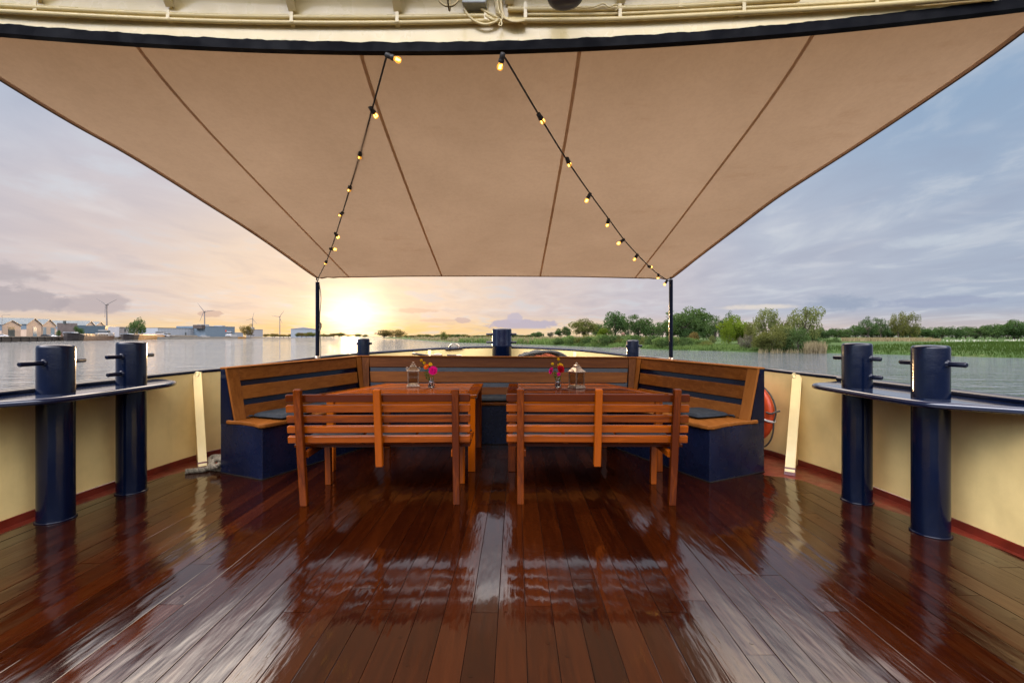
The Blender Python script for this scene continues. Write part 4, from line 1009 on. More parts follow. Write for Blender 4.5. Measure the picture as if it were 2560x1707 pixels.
mb = MB()
def dk(px, py, z=.045): return PZ(px, py, z)
rope_path(mb, [dk(466, 1178, .035), dk(486, 1176, .035), dk(508, 1174, .035), dk(524, 1170, .035), dk(545, 1171, .035), dk(566, 1172, .035)], .026, 9)
rope_path(mb, [dk(520, 1170, .03), dk(528, 1158, .05), dk(524, 1149, .06), dk(534, 1141, .08), dk(552, 1142, .09), dk(556, 1150, .09), dk(545, 1163, .08), dk(534, 1166, .08), dk(532, 1155, .10), dk(542, 1147, .12), dk(560, 1150, .12), dk(570, 1160, .06)], .024, 16)
rope_path(mb, [dk(540, 1172, .035), dk(552, 1160, .05), dk(548, 1150, .09), dk(562, 1145, .06), dk(580, 1150, .04)], .024, 7)
tag(obj('mooring_rope', mb, M_ROPE, loc=(-3.0, 4.55, .0)), 'pale mooring rope lying coiled on deck behind the left bench end', 'rope')

t = thing('rope_coil', 'thick grey and orange rope hung in a coil on the bow bulwark', 'rope', P(1360, 905, 6.9))
mb = MB(); rr = random.Random(11)
def hang(x0, x1, top, d, sag):
    c = (x0+x1)/2; return [P(x0, 905+sag, d), P(x0+(c-x0)*.25, (905+top)/2-4, d-.01), P(x0+(c-x0)*.62, top+5, d-.02), P(c, top, d-.02), P(c+(x1-c)*.45, top+4, d-.02), P(c+(x1-c)*.82, top+14, d), P(x1, 905+sag, d)]
for x0, x1, top, dd in ((1306, 1380, 889, 6.83), (1290, 1360, 884, 6.95), (1345, 1412, 885, 6.90), (1296, 1386, 878, 6.97), (1303, 1372, 882, 6.93), (1312, 1402, 884, 6.90), (1322, 1416, 880, 6.86), (1300, 1396, 887, 6.84)): rope_path(mb, hang(x0, x1, top, dd, 10), .027, 8, 8)
rope_path(mb, [P(1297, 895, 6.86), P(1320, 886, 6.80), P(1345, 881, 6.78), P(1375, 879, 6.80), P(1400, 884, 6.84), P(1418, 895, 6.88)], .026, 8, 8)
obj('grey_rope', mb, M_ROPEG, t)
mb = MB()
for x0, x1, top, dd in ((1330, 1400, 887, 6.80), (1336, 1408, 890, 6.78), (1325, 1395, 893, 6.77)): rope_path(mb, hang(x0, x1, top, dd, 8), .025, 8, 8)
obj('orange_rope', mb, M_ROPEO, t)

t = thing('fairlead', 'open horned fairlead on the bow rail left of the centre bollard', 'deck fitting', P(1143, 871, 7.17))
mb = MB(); a, b = P(1113, 873.5, 7.12), P(1157, 869.5, 7.18); mb.beam(a, b, .07, .022, (0, 0, 1) if False else (0, 1, 0)); obj('foot_plate', mb, M_NAVY, t, .005)
for pts in ([(1123, 871), (1124, 866), (1127, 862), (1131, 860.5)], [(1147, 870), (1147, 866), (1144, 862), (1139, 860)]):
    mb = MB(); mb.tube(resample([P(x, y, 7.15) for x, y in pts], 16), [.019-.0006*i for i in range(17)], 10); obj('horn', mb, M_STEEL, t)
def rod(label, a, b, c, r=.016):
    t = thing('tensioner', label, 'rigging screw', a, 'rods fixed behind the bench back'); m_ = Vector(a).lerp(Vector(b), c)
    mb = MB(); mb.tube([a, m_], r*1.25, 10); obj('steel_end', mb, M_STEEL, t)
    mb = MB(); mb.tube([m_, b], r, 10); obj('black_grip', mb, M_DARK, t)
rod('black rod with a bright steel end sloping left of the short bow stay', P(1031, 883.5, 6.6), P(1072, 889.5, 6.62), .18)
rod('black rod with a bright steel end lying right of the short bow stay', P(1154, 889.5, 6.6), P(1118, 888.5, 6.6), .35)
t = thing('cable_clamp', 'grey steel clamp just right of the short bow stay', 'deck fitting', P(1090, 892, 6.6))
mb = MB(); mb.beam(P(1077, 888.5, 6.6), P(1106, 888.5, 6.6), .06, .035, (0, 1, 0)); obj('clamp_body', mb, M_STEEL, t, .008)
mb = MB(); mb.tube(resample([P(1086, 886, 6.6), P(1091, 884.8, 6.6), P(1100, 885, 6.6), P(1104, 888, 6.6)], 12), .010, 8); obj('clamp_lever', mb, M_GREYBOX, t)

# ------------------------------------------------------------------ banks of the river
RB = [(-470, 2050), (-330, 1200), (-245, 845), (-146, 592), (-80, 380), (-25.5, 204), (-8.3, 179), (9.5, 144), (23, 109), (28, 97), (31.5, 88), (36.6, 83.3), (41.2, 77.5), (47.5, 73.5), (53, 70), (57, 63.5), (62, 55), (72, 38), (90, 8), (130, -60)]
RBP = []
for a_, b_ in zip(RB, RB[1:]): RBP += [Vector((*a_, 0)).lerp(Vector((*b_, 0)), k/8) for k in range(8)]
for _ in range(6): RBP = [RBP[0]]+[(RBP[i-1]+RBP[i]*2+RBP[i+1])/4 for i in range(1, len(RBP)-1)]+[RBP[-1]]
INL = Vector((.9, .43, 0)).normalized()
def land_z(off, x, y): 
    k = [(-1.2, -.45), (0, .02), (.7, .30), (2.5, .55), (8, .95), (25, 1.25), (80, 1.35), (300, 1.3), (3500, 1.3)]
    for (a, za), (b, zb) in zip(k, k[1:]):
        if off <= b: z = lerp(za, zb, (off-a)/(b-a)); break
    else: z = 1.3
    return ZW+z+(.16*noise.noise(Vector((x*.11, y*.11, 1)))*min(1, max(0, off)/6))
OFFS = [-1.2, 0, .35, .7, 1.6, 2.5, 5, 8, 14, 25, 45, 80, 150, 300, 900, 3500]
mb = MB(); rr = random.Random(21); vs = []
for i, p in enumerate(RBP):
    jit = .5*noise.noise(Vector((p.x*.21, p.y*.21, 5)))*min(1.5, p.y/60 if p.y > 0 else .3)
    for o_ in OFFS:
        q = p+INL*(o_+jit*(1 if o_ < 3 else 0)); vs.append((q.x, q.y, land_z(o_, q.x, q.y)))
n = len(OFFS); mb.add(vs, [(i*n+k, (i+1)*n+k, (i+1)*n+k+1, i*n+k+1) for i in range(len(RBP)-1) for k in range(n-1)], True)
tag(obj('river_bank', mb, M_MEADOW), kind='structure')
Q0 = Vector((-246.0, 219.0, 0)); GV = Vector((-.45, .893, 0)).normalized(); NV_ = Vector((GV.y, -GV.x, 0))
def on_quay(px, off, sgn=None):                   # where the picture column meets a line parallel to the quay edge
    q = Q0+NV_*off; t = (px-CX)/F; s_ = (t*q.y-q.x)/(GV.x-t*GV.y); return q+GV*s_
GZ = 1.15
pl = [Q0-GV*140, Q0, on_quay(290, 0), (-330, 520, 0), (-429, 760, 0), (-602, 1180, 0), (-735, 2050, 0), (-480, 2080, 0), (-300, 2600, 0), (-3500, 3500, 0), (-3500, -200, 0)]
mb = MB(); mb.prism([(p[0], p[1]) for p in pl], ZW-.5, [GZ]*5+[ZW+.7]*4+[GZ]*2); tag(obj('far_bank', mb, M_QUAY), kind='structure')
mb = MB(); mb.prism([(-3000, 3300), (9000, 3300), (9000, 9000), (-9000, 9000), (-9000, 3300)], ZW-.5, ZW+1.2); tag(obj('far_land', mb, M_MEADOW), kind='structure')
t = thing('quay_wall', 'dark timber piled quay wall along the far left bank', 'quay', Q0)
mb = MB(); a, b = Q0-GV*140+NV_*.3, on_quay(215, .3); mb.beam(Vector((a.x, a.y, (GZ+ZW)/2-.2)), Vector((b.x, b.y, (GZ+ZW)/2-.2)), GZ-ZW+.3, .3, (0, 0, 1)); obj('sheet_wall', mb, M_QUAYW, t)
mb = MB(); mb.beam(Vector((a.x, a.y, GZ+.15))+NV_*.2, Vector((b.x, b.y, GZ+.15))+NV_*.2, .35, .6, (0, 0, 1)); obj('capping_beam', mb, M_HATCH, t)
L = (b-a).length
for k in range(int(L/9)):
    p = a+(b-a)*((k+.5)*9/L)+NV_*.45; mb = MB(); mb.tube([(p.x, p.y, ZW-.5), (p.x, p.y, GZ-.1)], .35, 8); obj('pile', mb, M_QUAYW, t)
ztop = lambda py, d: H+(CY-py)/F*d

def warehouse(label, px0, px1, apex_y, eave_y, off, depth, door=None, wallm=M_WALLP, roofm=M_ROOFB, skirt=False):
    a, b = on_quay(px0, off), on_quay(px1, off); m_ = (a+b)/2; za, ze = ztop(apex_y, m_.y), ztop(eave_y, m_.y)
    t = thing('warehouse', label, 'warehouse', (m_.x, m_.y, GZ), 'gabled warehouses on the quay'); bk = -NV_*depth
    V = lambda p, z: (p.x, p.y, z)
    mb = MB(); g = lambda o: [V(a+o, GZ), V(b+o, GZ), V(b+o, ze), V(m_+o, za), V(a+o, ze)]
    mb.add(g(Vector())+g(bk), [(0, 1, 2, 3, 4), (9, 8, 7, 6, 5), (0, 4, 9, 5), (1, 6, 7, 2)]); obj('wall', mb, wallm, t)
    if True:
        mb = MB(); f = GV*.0
        mb.hexa([V(a+NV_*.05, ze-3), V(a+NV_*.05+bk, ze-3), V(a-GV*.08+bk, ze-3), V(a-GV*.08, ze-3), V(a+NV_*.05, ze), V(a+NV_*.05+bk, ze), V(a-GV*.08+bk, ze), V(a-GV*.08, ze)]); obj('side_cladding', mb, M_WALLB, t)
    for e, s_ in ((a, -1), (b, 1)):
        mb = MB(); o = NV_*.5; lo = e+GV*s_*.4; ex = (za-ze)/((m_-e).length)*.4
        mb.hexa([V(lo+o, ze-ex), V(m_+o, za), V(m_+bk, za), V(lo+bk, ze-ex), V(lo+o, ze-ex+.3), V(m_+o, za+.3), V(m_+bk, za+.3), V(lo+bk, ze-ex+.3)]); obj('roof', mb, roofm, t)
    for (f0, f1, yt, mt) in door or ():
        p, q = a.lerp(b, f0)+NV_*.12, a.lerp(b, f1)+NV_*.12; z1 = ztop(yt, m_.y); mb = MB()
        mb.hexa([V(p, GZ), V(q, GZ), V(q-NV_*.3, GZ), V(p-NV_*.3, GZ), V(p, z1), V(q, z1), V(q-NV_*.3, z1), V(p-NV_*.3, z1)]); obj('door', mb, mt, t)
    return t
warehouse('sand coloured gabled warehouse at the far left with a big dark doorway', 4, 52, 801.6, 813.5, -14, 90, [(.32, .66, 816.5, M_DOORD)])
warehouse('second warehouse from the left, tall gable with one pale blue door', 66, 104, 796.5, 811.8, -18, 110, [(.42, .66, 817, M_DOORB)])
warehouse('third warehouse gable from the left with two pale blue doors', 105.5, 139, 799, 814, -18, 90, [(.06, .28, 818, M_DOORB), (.62, .90, 819, M_DOORB)])
warehouse('warehouse behind the dark roofed house with a narrow grey door', 214, 238, 803, 814.4, -22, 120, [(.75, .98, 818, M_DOORB)])
warehouse('last gabled warehouse before the boats, nearest the tall wind turbine', 238.5, 262, 805, 815, -22, 90, [(.12, .26, 819, M_BRICK), (.55, .68, 819, M_BRICK)])
def house():
    a, b = on_quay(146, -6), on_quay(180, -6); D = a.y; t = thing('house', 'small house with dark tiled roof and white gable boards among the warehouses', 'house', (a.x, a.y, GZ))
    fr = Vector((.72, -.69, 0)); rt = Vector((.69, .72, 0)); a = Vector((-.997*288, 288, 0)); w, dp = 8.6, 8; z0, ze, za = GZ, GZ+2.6, ztop(808.5, 290)
    V = lambda p, z: (p.x, p.y, z)
    c = [a, a+rt*w, a+rt*w-fr*dp, a-fr*dp]; m1, m2 = (c[0]+c[3])/2, (c[1]+c[2])/2
    mb = MB(); mb.add([V(p, z0) for p in c]+[V(p, ze) for p in c]+[V(m1, za), V(m2, za)], [(0, 1, 5, 4), (2, 3, 7, 6), (3, 0, 4, 8, 7), (1, 2, 6, 9, 5)]); obj('wall', mb, M_BRICK, t)
    for i, j in ((0, 1), (3, 2)):
        mb = MB(); o = rt*.4; e0, e1 = c[i]-o, c[j]+o; mb.hexa([V(e0, ze-.2), V(e1, ze-.2), V(m2+o, za), V(m1-o, za), V(e0, ze+.1), V(e1, ze+.1), V(m2+o, za+.3), V(m1-o, za+.3)]); obj('roof', mb, M_TILE, t)
    mb = MB(); p = m1-rt*.45
    for e in (c[0], c[3]): mb.beam(V(e-rt*.45, ze-.1), V(p, za+.15), .5, .12, (0, 0, 1))
    obj('gable_board', mb, M_WALLW, t)
    q = m1.lerp(m2, .35); mb = MB(); mb.box((q.x, q.y, za+.7), (1.0, 1.0, 2.2)); obj('chimney', mb, M_DOORD, t)
house()
def box_building(name, label, px0, px1, top, base_z, D0, D1, depth, mat, roofm=None, cat='building', bits=(), apex=None):
    a, b = Vector(((px0-CX)/F*D0, D0, 0)), Vector(((px1-CX)/F*D1, D1, 0)); n_ = Vector(((b-a).y, -(b-a).x, 0)).normalized(); bk = -n_*depth
    z1 = ztop(top, (D0+D1)/2); t = thing(name, label, cat, (a.x, a.y, base_z)); V = lambda p, z: (p.x, p.y, z)
    mb = MB(); mb.hexa([V(a, base_z), V(b, base_z), V(b+bk, base_z), V(a+bk, base_z), V(a, z1), V(b, z1), V(b+bk, z1), V(a+bk, z1)]); obj('wall', mb, mat, t)
    za = z1+.4 if apex is None else ztop(apex, (D0+D1)/2); m0 = (a+b)/2; mb = MB(); o = (b-a).normalized()*.4+n_*.4
    if apex is None: mb.hexa([V(a+n_*.4, z1), V(b+n_*.4, z1), V(b+bk, z1), V(a+bk, z1), V(a+n_*.4, z1+.5), V(b+n_*.4, z1+.5), V(b+bk, z1+.5), V(a+bk, z1+.5)])
    else: mb.add([V(a+n_, z1), V(b+n_, z1), V(m0+n_, za), V(a+bk, z1), V(b+bk, z1), V(m0+bk, za)], [(0, 1, 2), (5, 4, 3), (0, 2, 5, 3), (1, 4, 5, 2)])
    obj('roof', mb, roofm or mat, t)
    for nm, f0, f1, y0, y1, mt in bits:
        p, q = a.lerp(b, f0)+n_*.15, a.lerp(b, f1)+n_*.15; D = lerp(D0, D1, (f0+f1)/2); za_, zb_ = ztop(y1, D), ztop(y0, D); mb = MB()
        mb.hexa([V(p, za_), V(q, za_), V(q+bk*.3, za_), V(p+bk*.3, za_), V(p, zb_), V(q, zb_), V(q+bk*.3, zb_), V(p+bk*.3, zb_)]); obj(nm, mb, mt, t)
    return t
box_building('shed', 'low blue roofed shed behind the nearest barge wheelhouse', 263, 297, 817, GZ, 370, 400, 20, M_ROOFB, M_ROOFB)
box_building('container_stack', 'white ribbed site containers beside the round dark tree', 298, 338, 819, GZ, 372, 392, 8, M_WALLW, M_WALLW, 'containers', [('door', .12+.2*k, .125+.2*k, 820, 835, M_WALLG) for k in range(5)]+[('window', .30, .40, 822, 829, M_WIN)])
box_building('factory_shed', 'long pale grey factory shed on the far left bank', 394, 513, 821, GZ, 600, 660, 40, M_WALLG, M_ROOFB, 'factory', [('panel', .02+.06*k, .022+.06*k, 822, 840, M_WALLB) for k in range(16)]+[('door', .55, .58, 831, 838, M_DOORD)])
box_building('factory_hall', 'tall blue grey factory hall with roof vents on the far left bank', 513, 587, 816.5, GZ, 640, 690, 50, M_WALLB, M_WALLG, 'factory', [('roof_vent', .02, .12, 811, 816.5, M_WALLG), ('roof_vent', .55, .66, 813.8, 816.5, M_WALLG), ('stair_tower', -.11, .0, 812, 821, M_TILE), ('sign_panel', .66, .70, 825, 829, M_BUOY)])
box_building('factory_shed', 'low grey shed at the foot of the factory hall', 587, 608, 832, GZ, 720, 740, 20, M_WALLG, M_WALLG)
box_building('silo_building', 'small white works building right of the second round tree', 636, 657, 824, GZ, 900, 920, 20, M_WALLW, M_WALLG, 'building', [('tower', -.25, .0, 818, 836, M_WALLW)])
box_building('boat_hall', 'wide barn shaped boat hall standing just left of the awning pole', 727, 789, 822.3, ZW+.7, 1180, 1200, 60, M_WALLG, M_WALLG, 'hall', [], 818)

def wind_turbine(label, px, hub_y, r_px, angs, D):
    r = r_px/F*D; hz = ztop(hub_y, D); x = (px-CX)/F*D; t = thing('wind_turbine', label, 'wind turbine', (x, D, ZW+1), 'wind turbines on the skyline')
    mb = MB(); mb.tube([(x, D, ZW+1), (x, D, hz-1)], [r*.064, r*.040], 12); obj('tower', mb, M_TURB, t)
    mb = MB(); mb.box((x, D+r*.02, hz), (r*.075, r*.2, r*.075)); mb.lathe([(r*.042, 0), (r*.034, r*.05), (0, r*.08)], (x, D-r*.08, hz), 10, axis=(0, -1, 0)); obj('nacelle', mb, M_TURB, t)
    for a in angs:
        a = R(a); d = Vector((math.sin(a), 0, math.cos(a))); s_ = Vector((math.cos(a), 0, -math.sin(a))); c = Vector((x, D-r*.10, hz)); mb = MB(); k = [(.03, .030), (.12, .055), (.3, .045), (.7, .028), (1, .010)]
        vs = [];
        for f, w in k: vs += [c+d*r*f-s_*r*w*.4, c+d*r*f+Vector((0, -r*.012, 0)), c+d*r*f+s_*r*w, c+d*r*f+Vector((0, r*.012, 0))]
        mb.add(vs, [(4*i+j, 4*i+(j+1) % 4, 4*i+4+(j+1) % 4, 4*i+4+j) for i in range(4) for j in range(4)]+[(19, 18, 17, 16), (0, 1, 2, 3)]); obj('blade', mb, M_TURB, t)
wind_turbine('tallest wind turbine, rising behind the gabled warehouses', 267, 762, 31.5, (-56, 64, 184), 1650)
wind_turbine('wind turbine standing behind the blue grey factory hall', 511.5, 779, 27, (-37, 83, 203), 1950)
wind_turbine('smallest wind turbine, behind the second round tree', 631.5, 797, 17, (16, 136, 256), 3000)
wind_turbine('wind turbine nearest the awning pole and the setting sun', 699.5, 792, 20, (37, 157, 277), 2500)

# ------------------------------------------------------------------ barges, boats and cars on the left bank
def barge(label, bow, stern, beam, hull, side, zbow, zside, cabin=(.74, .93, 3.0), coam=(.16, .70, 1.0, M_HATCH), windows=0, group='moored barges and boats', mast=0):
    bow, stern = Vector((*bow, 0)), Vector((*stern, 0)); a = (stern-bow); L = a.length; a.normalize(); b = Vector((a.y, -a.x, 0)); t = thing('barge', label, 'boat', (bow.x, bow.y, ZW), group)
    st = [(0, .05, zbow), (.03, .45, zbow-.1), (.08, .82, zbow-.6), (.15, 1, zside+.3), (.3, 1, zside), (.85, 1, zside), (.95, .9, zside+.3), (1, .55, zside+.6)]
    for nm, sel, mt in (('bow', st[:4], hull), ('hull', st[3:], side)):
        mb = MB(); vs = []
        for f, w, z in sel:
            c = bow+a*L*f; vs += [(*(c+b*beam/2*w*.8).to_2d(), ZW-.6), (*(c+b*beam/2*w).to_2d(), ZW+z), (*(c-b*beam/2*w).to_2d(), ZW+z), (*(c-b*beam/2*w*.8).to_2d(), ZW-.6)]
        m_ = len(sel); mb.add(vs, [(4*i+k, 4*i+k+1, 4*i+5+k, 4*i+4+k) for i in range(m_-1) for k in range(3)]+[(0, 3, 2, 1), (4*m_-4, 4*m_-3, 4*m_-2, 4*m_-1)], False); obj(nm, mb, mt, t)
    def blk(nm, f0, f1, w, z0, z1, mt, taper=1.0):
        c0, c1 = bow+a*L*f0, bow+a*L*f1; q = lambda c, z, k: [(*(c+b*beam/2*w*k).to_2d(), z), (*(c-b*beam/2*w*k).to_2d(), z)]
        p = q(c0, z0, 1)[::-1]+q(c1, z0, 1); p2 = q(c0, z1, taper)[::-1]+q(c1, z1, taper); mb = MB(); mb.hexa([p[0], p[1], p[2], p[3], p2[0], p2[1], p2[2], p2[3]]); return obj(nm, mb, mt, t)
    f0, f1, h, mt = coam; blk('hatch_coaming', f0, f1, .82, ZW+zside-.1, ZW+zside+h, mt)
    for k in range(windows):
        f = lerp(f0, f1, (k+.6)/(windows+.2)); blk('window', f, f+.018, .835, ZW+zside+h*.35, ZW+zside+h*.8, M_WIN)
    if cabin:
        blk('deckhouse', cabin[0], cabin[1], .8, ZW+zside, ZW+zside+cabin[2]*.5, M_BWHITE); blk('wheelhouse', cabin[0]+.02, cabin[0]+.10, .55, ZW+zside+cabin[2]*.5, ZW+zside+cabin[2], M_BWHITE)
        blk('window', cabin[0]+.018, cabin[0]+.102, .56, ZW+zside+cabin[2]*.62, ZW+zside+cabin[2]*.88, M_WIN)
    blk('bow_rail', .02, .12, .55, ZW+zbow-.2, ZW+zbow+.35, M_WALLG, .8)
    if mast: c = bow+a*L*.2; mb = MB(); mb.tube([(c.x, c.y, ZW+zside), (c.x+mast*.5, c.y, ZW+zside+mast)], .12, 6); obj('mast', mb, M_TURB, t)
    return t
barge('dark bowed barge with a sunlit row of cabin windows, nearest the quay', (-262, 268), (-301, 340), 9.5, M_HULL, M_HULLB, 5.0, 3.1, (.80, .97, 4.2), (.17, .78, 1.35, M_HATCH), 8)
barge('barge with a long ochre hull glowing gold in the sunset', (-292, 342), (-352, 460), 10.5, M_HULL, M_HULLY, 4.7, 3.8, (.84, .97, 4.0), (.16, .80, .8, M_HATCH), 0, mast=5)
barge('low dark barge with pale hatch covers further up the river', (-338, 440), (-362, 520), 10, M_HULL, M_HULL, 4.0, 2.8, (.03, .08, 3.4), (.2, .92, 1.3, M_HATCH))
barge('black hulled boat lying between the low barge and the white tug', (-372, 540), (-388, 580), 9, M_HULL, M_HULL, 3.0, 2.0, (.5, .9, 2.6), (.1, .4, .6, M_TILE))
barge('small tug with bright white upperworks at the end of the row', (-370, 590), (-372, 632), 9, M_HULL, M_HULLY, 3.6, 2.0, (.10, .42, 7.5), (.5, .9, .6, M_HATCH), mast=9)
def car(label, px, off, body, L=4.4):
    p = on_quay(px, off); d = Vector((.8, .6, 0)).normalized(); s_ = Vector((-d.y, d.x, 0)); t = thing('parked_car', label, 'car', (p.x, p.y, GZ), 'cars parked along the quay')
    pr = [(-.5, .25), (.5, .25), (.5, .62), (.30, .78), (.12, 1.32), (-.30, 1.36), (-.46, .9), (-.5, .7)]
    mb = MB(); vs = [(*(p+d*x*L+s_*y).to_2d(), GZ+z+.1) for y in (-.85, .85) for x, z in pr]; n_ = len(pr)
    mb.add(vs, [tuple(range(n_)), tuple(range(2*n_-1, n_-1, -1))]+[(i, i+n_, (i+1) % n_+n_, (i+1) % n_) for i in range(n_)]); obj('body', mb, body, t)
    mb = MB(); pw = [(.27, .80), (.12, 1.26), (-.28, 1.29), (-.40, .92)]; vs = [(*(p+d*x*L+s_*y).to_2d(), GZ+z+.1) for y in (-.87, .87) for x, z in pw]; mb.add(vs, [(0, 1, 2, 3), (7, 6, 5, 4), (0, 4, 5, 1)]); obj('window', mb, M_WIN, t)
    for x in (-.3, .3):
        for y in (-.8, .8): c = p+d*x*L+s_*y; mb = MB(); mb.lathe([(.31, -.1), (.31, .1)], (c.x, c.y, GZ+.31), 12, axis=s_); obj('wheel', mb, M_DARK, t)
car('silver car parked at the left edge on the quay', 3, -4, M_CARS, 5)
car('black car parked on the quay in front of the third warehouse', 115, -5, M_CARD); car('white van like car parked beside the black car', 127, -5, M_CARW, 5); car('silver car parked at the end of the row near the house', 139, -5, M_CARS)
t = thing('street_lamp', 'tall thin street lamp over the leftmost warehouse', 'lamp post', on_quay(5, -9)); p = on_quay(5, -9); zt_ = ztop(786.5, p.y)
mb = MB(); mb.tube([(p.x, p.y, GZ), (p.x, p.y, zt_-.4)], [.14, .08], 8); obj('post', mb, M_TURB, t)
mb = MB(); q = Vector((p.x, p.y, 0))+Vector((.69, .72, 0))*2.4; mb.tube([(p.x, p.y, zt_-.4), (p.x+.3, p.y+.3, zt_-.1), (q.x, q.y, zt_)], .06, 6); mb.box((q.x, q.y, zt_), (.7, .7, .14)); obj('lamp_arm', mb, M_TURB, t)
t = thing('marker_post', 'thin pale channel post with a brown top standing off the reeds', 'post', P(1558, 866, 112)); a, b = P(1558, 869, 112), P(1558, 835, 112)
mb = MB(); mb.tube([a, b], .10, 8); obj('post', mb, M_WALLG, t); mb = MB(); mb.lathe([(.0, -.6), (.42, -.5), (.42, .3), (0, .5)], b, 10); obj('top_mark', mb, M_BRICK, t)
mb = MB(); rr = random.Random(3)
for k in range(24): c = shore(lerp(1528, 1600, rr.random()), 870.6+rr.uniform(-.4, 1.2)); mb.ball((c.x, c.y, ZW), rr.uniform(.2, .55), 7, 5, (1.2, 1, .6))
tag(obj('groyne_stones', mb, M_QUAYW), kind='stuff')

# ------------------------------------------------------------------ trees
def leaf(mb, p, s_, rr):
    a = Vector((rr.gauss(0, 1), rr.gauss(0, 1), rr.gauss(0, .8))).normalized(); b = a.orthogonal().normalized(); c = a.cross(b); an = rr.uniform(0, 6.28)
    u = (b*math.cos(an)+c*math.sin(an))*s_; v = (c*math.cos(an)-b*math.sin(an))*s_*.55
    mb.add([p-u, p+v*.9-u*.1, p+u, p-v*.9-u*.1], [(0, 1, 2, 3)])
def make_tree(kind, seed, fol):
    rr = random.Random(seed); root = thing('tree', 'x', 'tree')
    spec = {'round': (40, (.42, .42, .43), .52, .125, 5200, .022, .16), 'tall': (38, (.31, .31, .46), .52, .115, 4800, .021, .12), 'open': (34, (.42, .42, .45), .53, .100, 3400, .019, .2),
            'wide': (42, (.62, .55, .48), .46, .15, 5200, .026, .1), 'bush': (30, (.66, .60, .46), .46, .17, 3800, .026, .02), 'willow': (38, (.43, .43, .46), .52, .11, 4200, .019, .2)}[kind]
    K, rad, zc, cr, NL, ls, t0 = spec
    cl = []
    for i in range(K):
        for _ in range(60):
            q = Vector((rr.uniform(-1, 1), rr.uniform(-1, 1), rr.uniform(-1, 1)))
            if .25 < q.length < 1: break
        k = .80+.35*noise.noise(Vector((q.x*1.4+seed, q.y*1.4, q.z*1.4)))
        cl.append((Vector((q.x*rad[0]*k, q.y*rad[1]*k, max(.08, zc+q.z*rad[2]*k))), cr*rr.uniform(.65, 1.3), rr.random()))
    mx = max(c.z+r_*.8 for c, r_, _ in cl)
    trunk = MB(); th = .030 if kind != 'bush' else .018
    top = Vector((rr.uniform(-.03, .03), rr.uniform(-.03, .03), zc*.85)); trunk.tube(resample([Vector((0, 0, -.02)), Vector((rr.uniform(-.02, .02), 0, zc*.4)), top], 8), [lerp(th, th*.5, i/8) for i in range(9)], 7)
    for c, r_, _ in cl[:16]:
        s_ = Vector((0, 0, 0)).lerp(top, rr.uniform(.4, .95)); trunk.tube(resample([s_, s_.lerp(c, .5)+Vector((0, 0, -.02)), c], 6), [lerp(th*.42, th*.08, i/6) for i in range(7)], 5)
    obj('trunk', trunk, M_BARK, root, local=True)
    cm = MB(); tot = sum(r_**2 for _, r_, _ in cl)
    for c, r_, b in cl:
        for _ in range(int(NL*r_**2/tot)):
            q = Vector((rr.gauss(0, 1), rr.gauss(0, 1), rr.gauss(0, .8))); q *= (r_*rr.uniform(.45, 1.0)**.6)/max(.3, q.length)
            if kind == 'willow': q.z -= abs(rr.gauss(0, .05)); q.x *= .9
            cm.cur = min(1, max(0, b*.6+rr.random()*.5)); leaf(cm, c+q, ls*rr.uniform(.6, 1.35)*(1.0 if kind != 'open' else .9), rr)
    obj('crown', cm, FOL[fol], root, local=True); root['_h'] = mx
    return root
PROTO = {}; USED = set()
def plant(label, kind, fol, px, w_px, top_y, D, base=None, group=None, v=0, name='tree', cat='tree', yaw=None):
    key = (kind, fol, v)
    if key not in PROTO: PROTO[key] = make_tree(kind, sum(map(ord, kind+fol))*7+v, fol)
    r_ = PROTO[key]; mx = r_['_h']
    if key in USED: r_ = copy_tree(r_)
    USED.add(key); r_.name = name
    zb = base if base is not None else ZW+1.15; h = (ztop(top_y, D)-zb)/mx; rx = {'round': .84, 'tall': .66, 'open': .84, 'wide': 1.26, 'bush': 1.40, 'willow': .90}[kind]
    w = w_px/F*D/rx*(1.18 if 1480 < px < 2320 and kind not in ('bush', 'wide') else 1.0); r_.location = ((px-CX)/F*D, D, zb); r_.scale = (w, w, h); r_.rotation_euler.z = (hash((px, top_y)) % 628)/100 if yaw is None else yaw
    r_['label'] = label; r_['category'] = cat
    if group: r_['group'] = group
    elif 'group' in r_: del r_['group']
    return r_
LG, FG = 'trees on the right bank', 'far off trees on the horizon'
plant('round dark tree beside the white containers on the far left bank', 'bush', 'deep', 341, 54, 793, 372, GZ)
plant('second round tree, in front of the smallest wind turbine', 'bush', 'rust', 618, 42, 809, 700, GZ, v=1)
plant('dark bush against the warehouse wall right of the house', 'bush', 'deep', 197, 34, 814, 296, GZ, None, 0, 'bush', 'bush')
plant('dark bush at the left side of the house', 'bush', 'deep', 146, 14, 825, 283, GZ, None, 1, 'bush', 'bush')
plant('left one of two low bushy trees beside the setting sun on the right bank', 'round', 'rust', 960, 40, 824, 560)
plant('right one of two low bushy trees beside the setting sun on the right bank', 'wide', 'rust', 990, 52, 823.5, 570)
plant('lone bush in the reeds between the sunset and the stem bollard', 'bush', 'olive', 1111, 29, 829, 225, ZW+.6, None, 0, 'bush', 'bush')
plant('low tree clump just right of the stem bollard on the horizon', 'wide', 'deep', 1345, 42, 829, 420)
plant('small purplish tree between the low clump and the paired trees', 'round', 'grey', 1376, 19, 830, 420)
plant('left of the paired slim trees before the big round willow', 'tall', 'deep', 1398, 25, 821, 380)
plant('right of the paired slim trees before the big round willow', 'tall', 'green', 1417, 24, 816, 380)
plant('big round willow with even dome shaped crown on the right bank', 'round', 'olive', 1459, 66, 796, 210, None, LG)
plant('low light green tree at the foot of the tall pair', 'round', 'lime', 1512, 34, 820, 205, v=2)
plant('tall dark tree left of the marker post behind the reeds', 'tall', 'deep', 1539, 52, 779, 200, None, LG, 1)
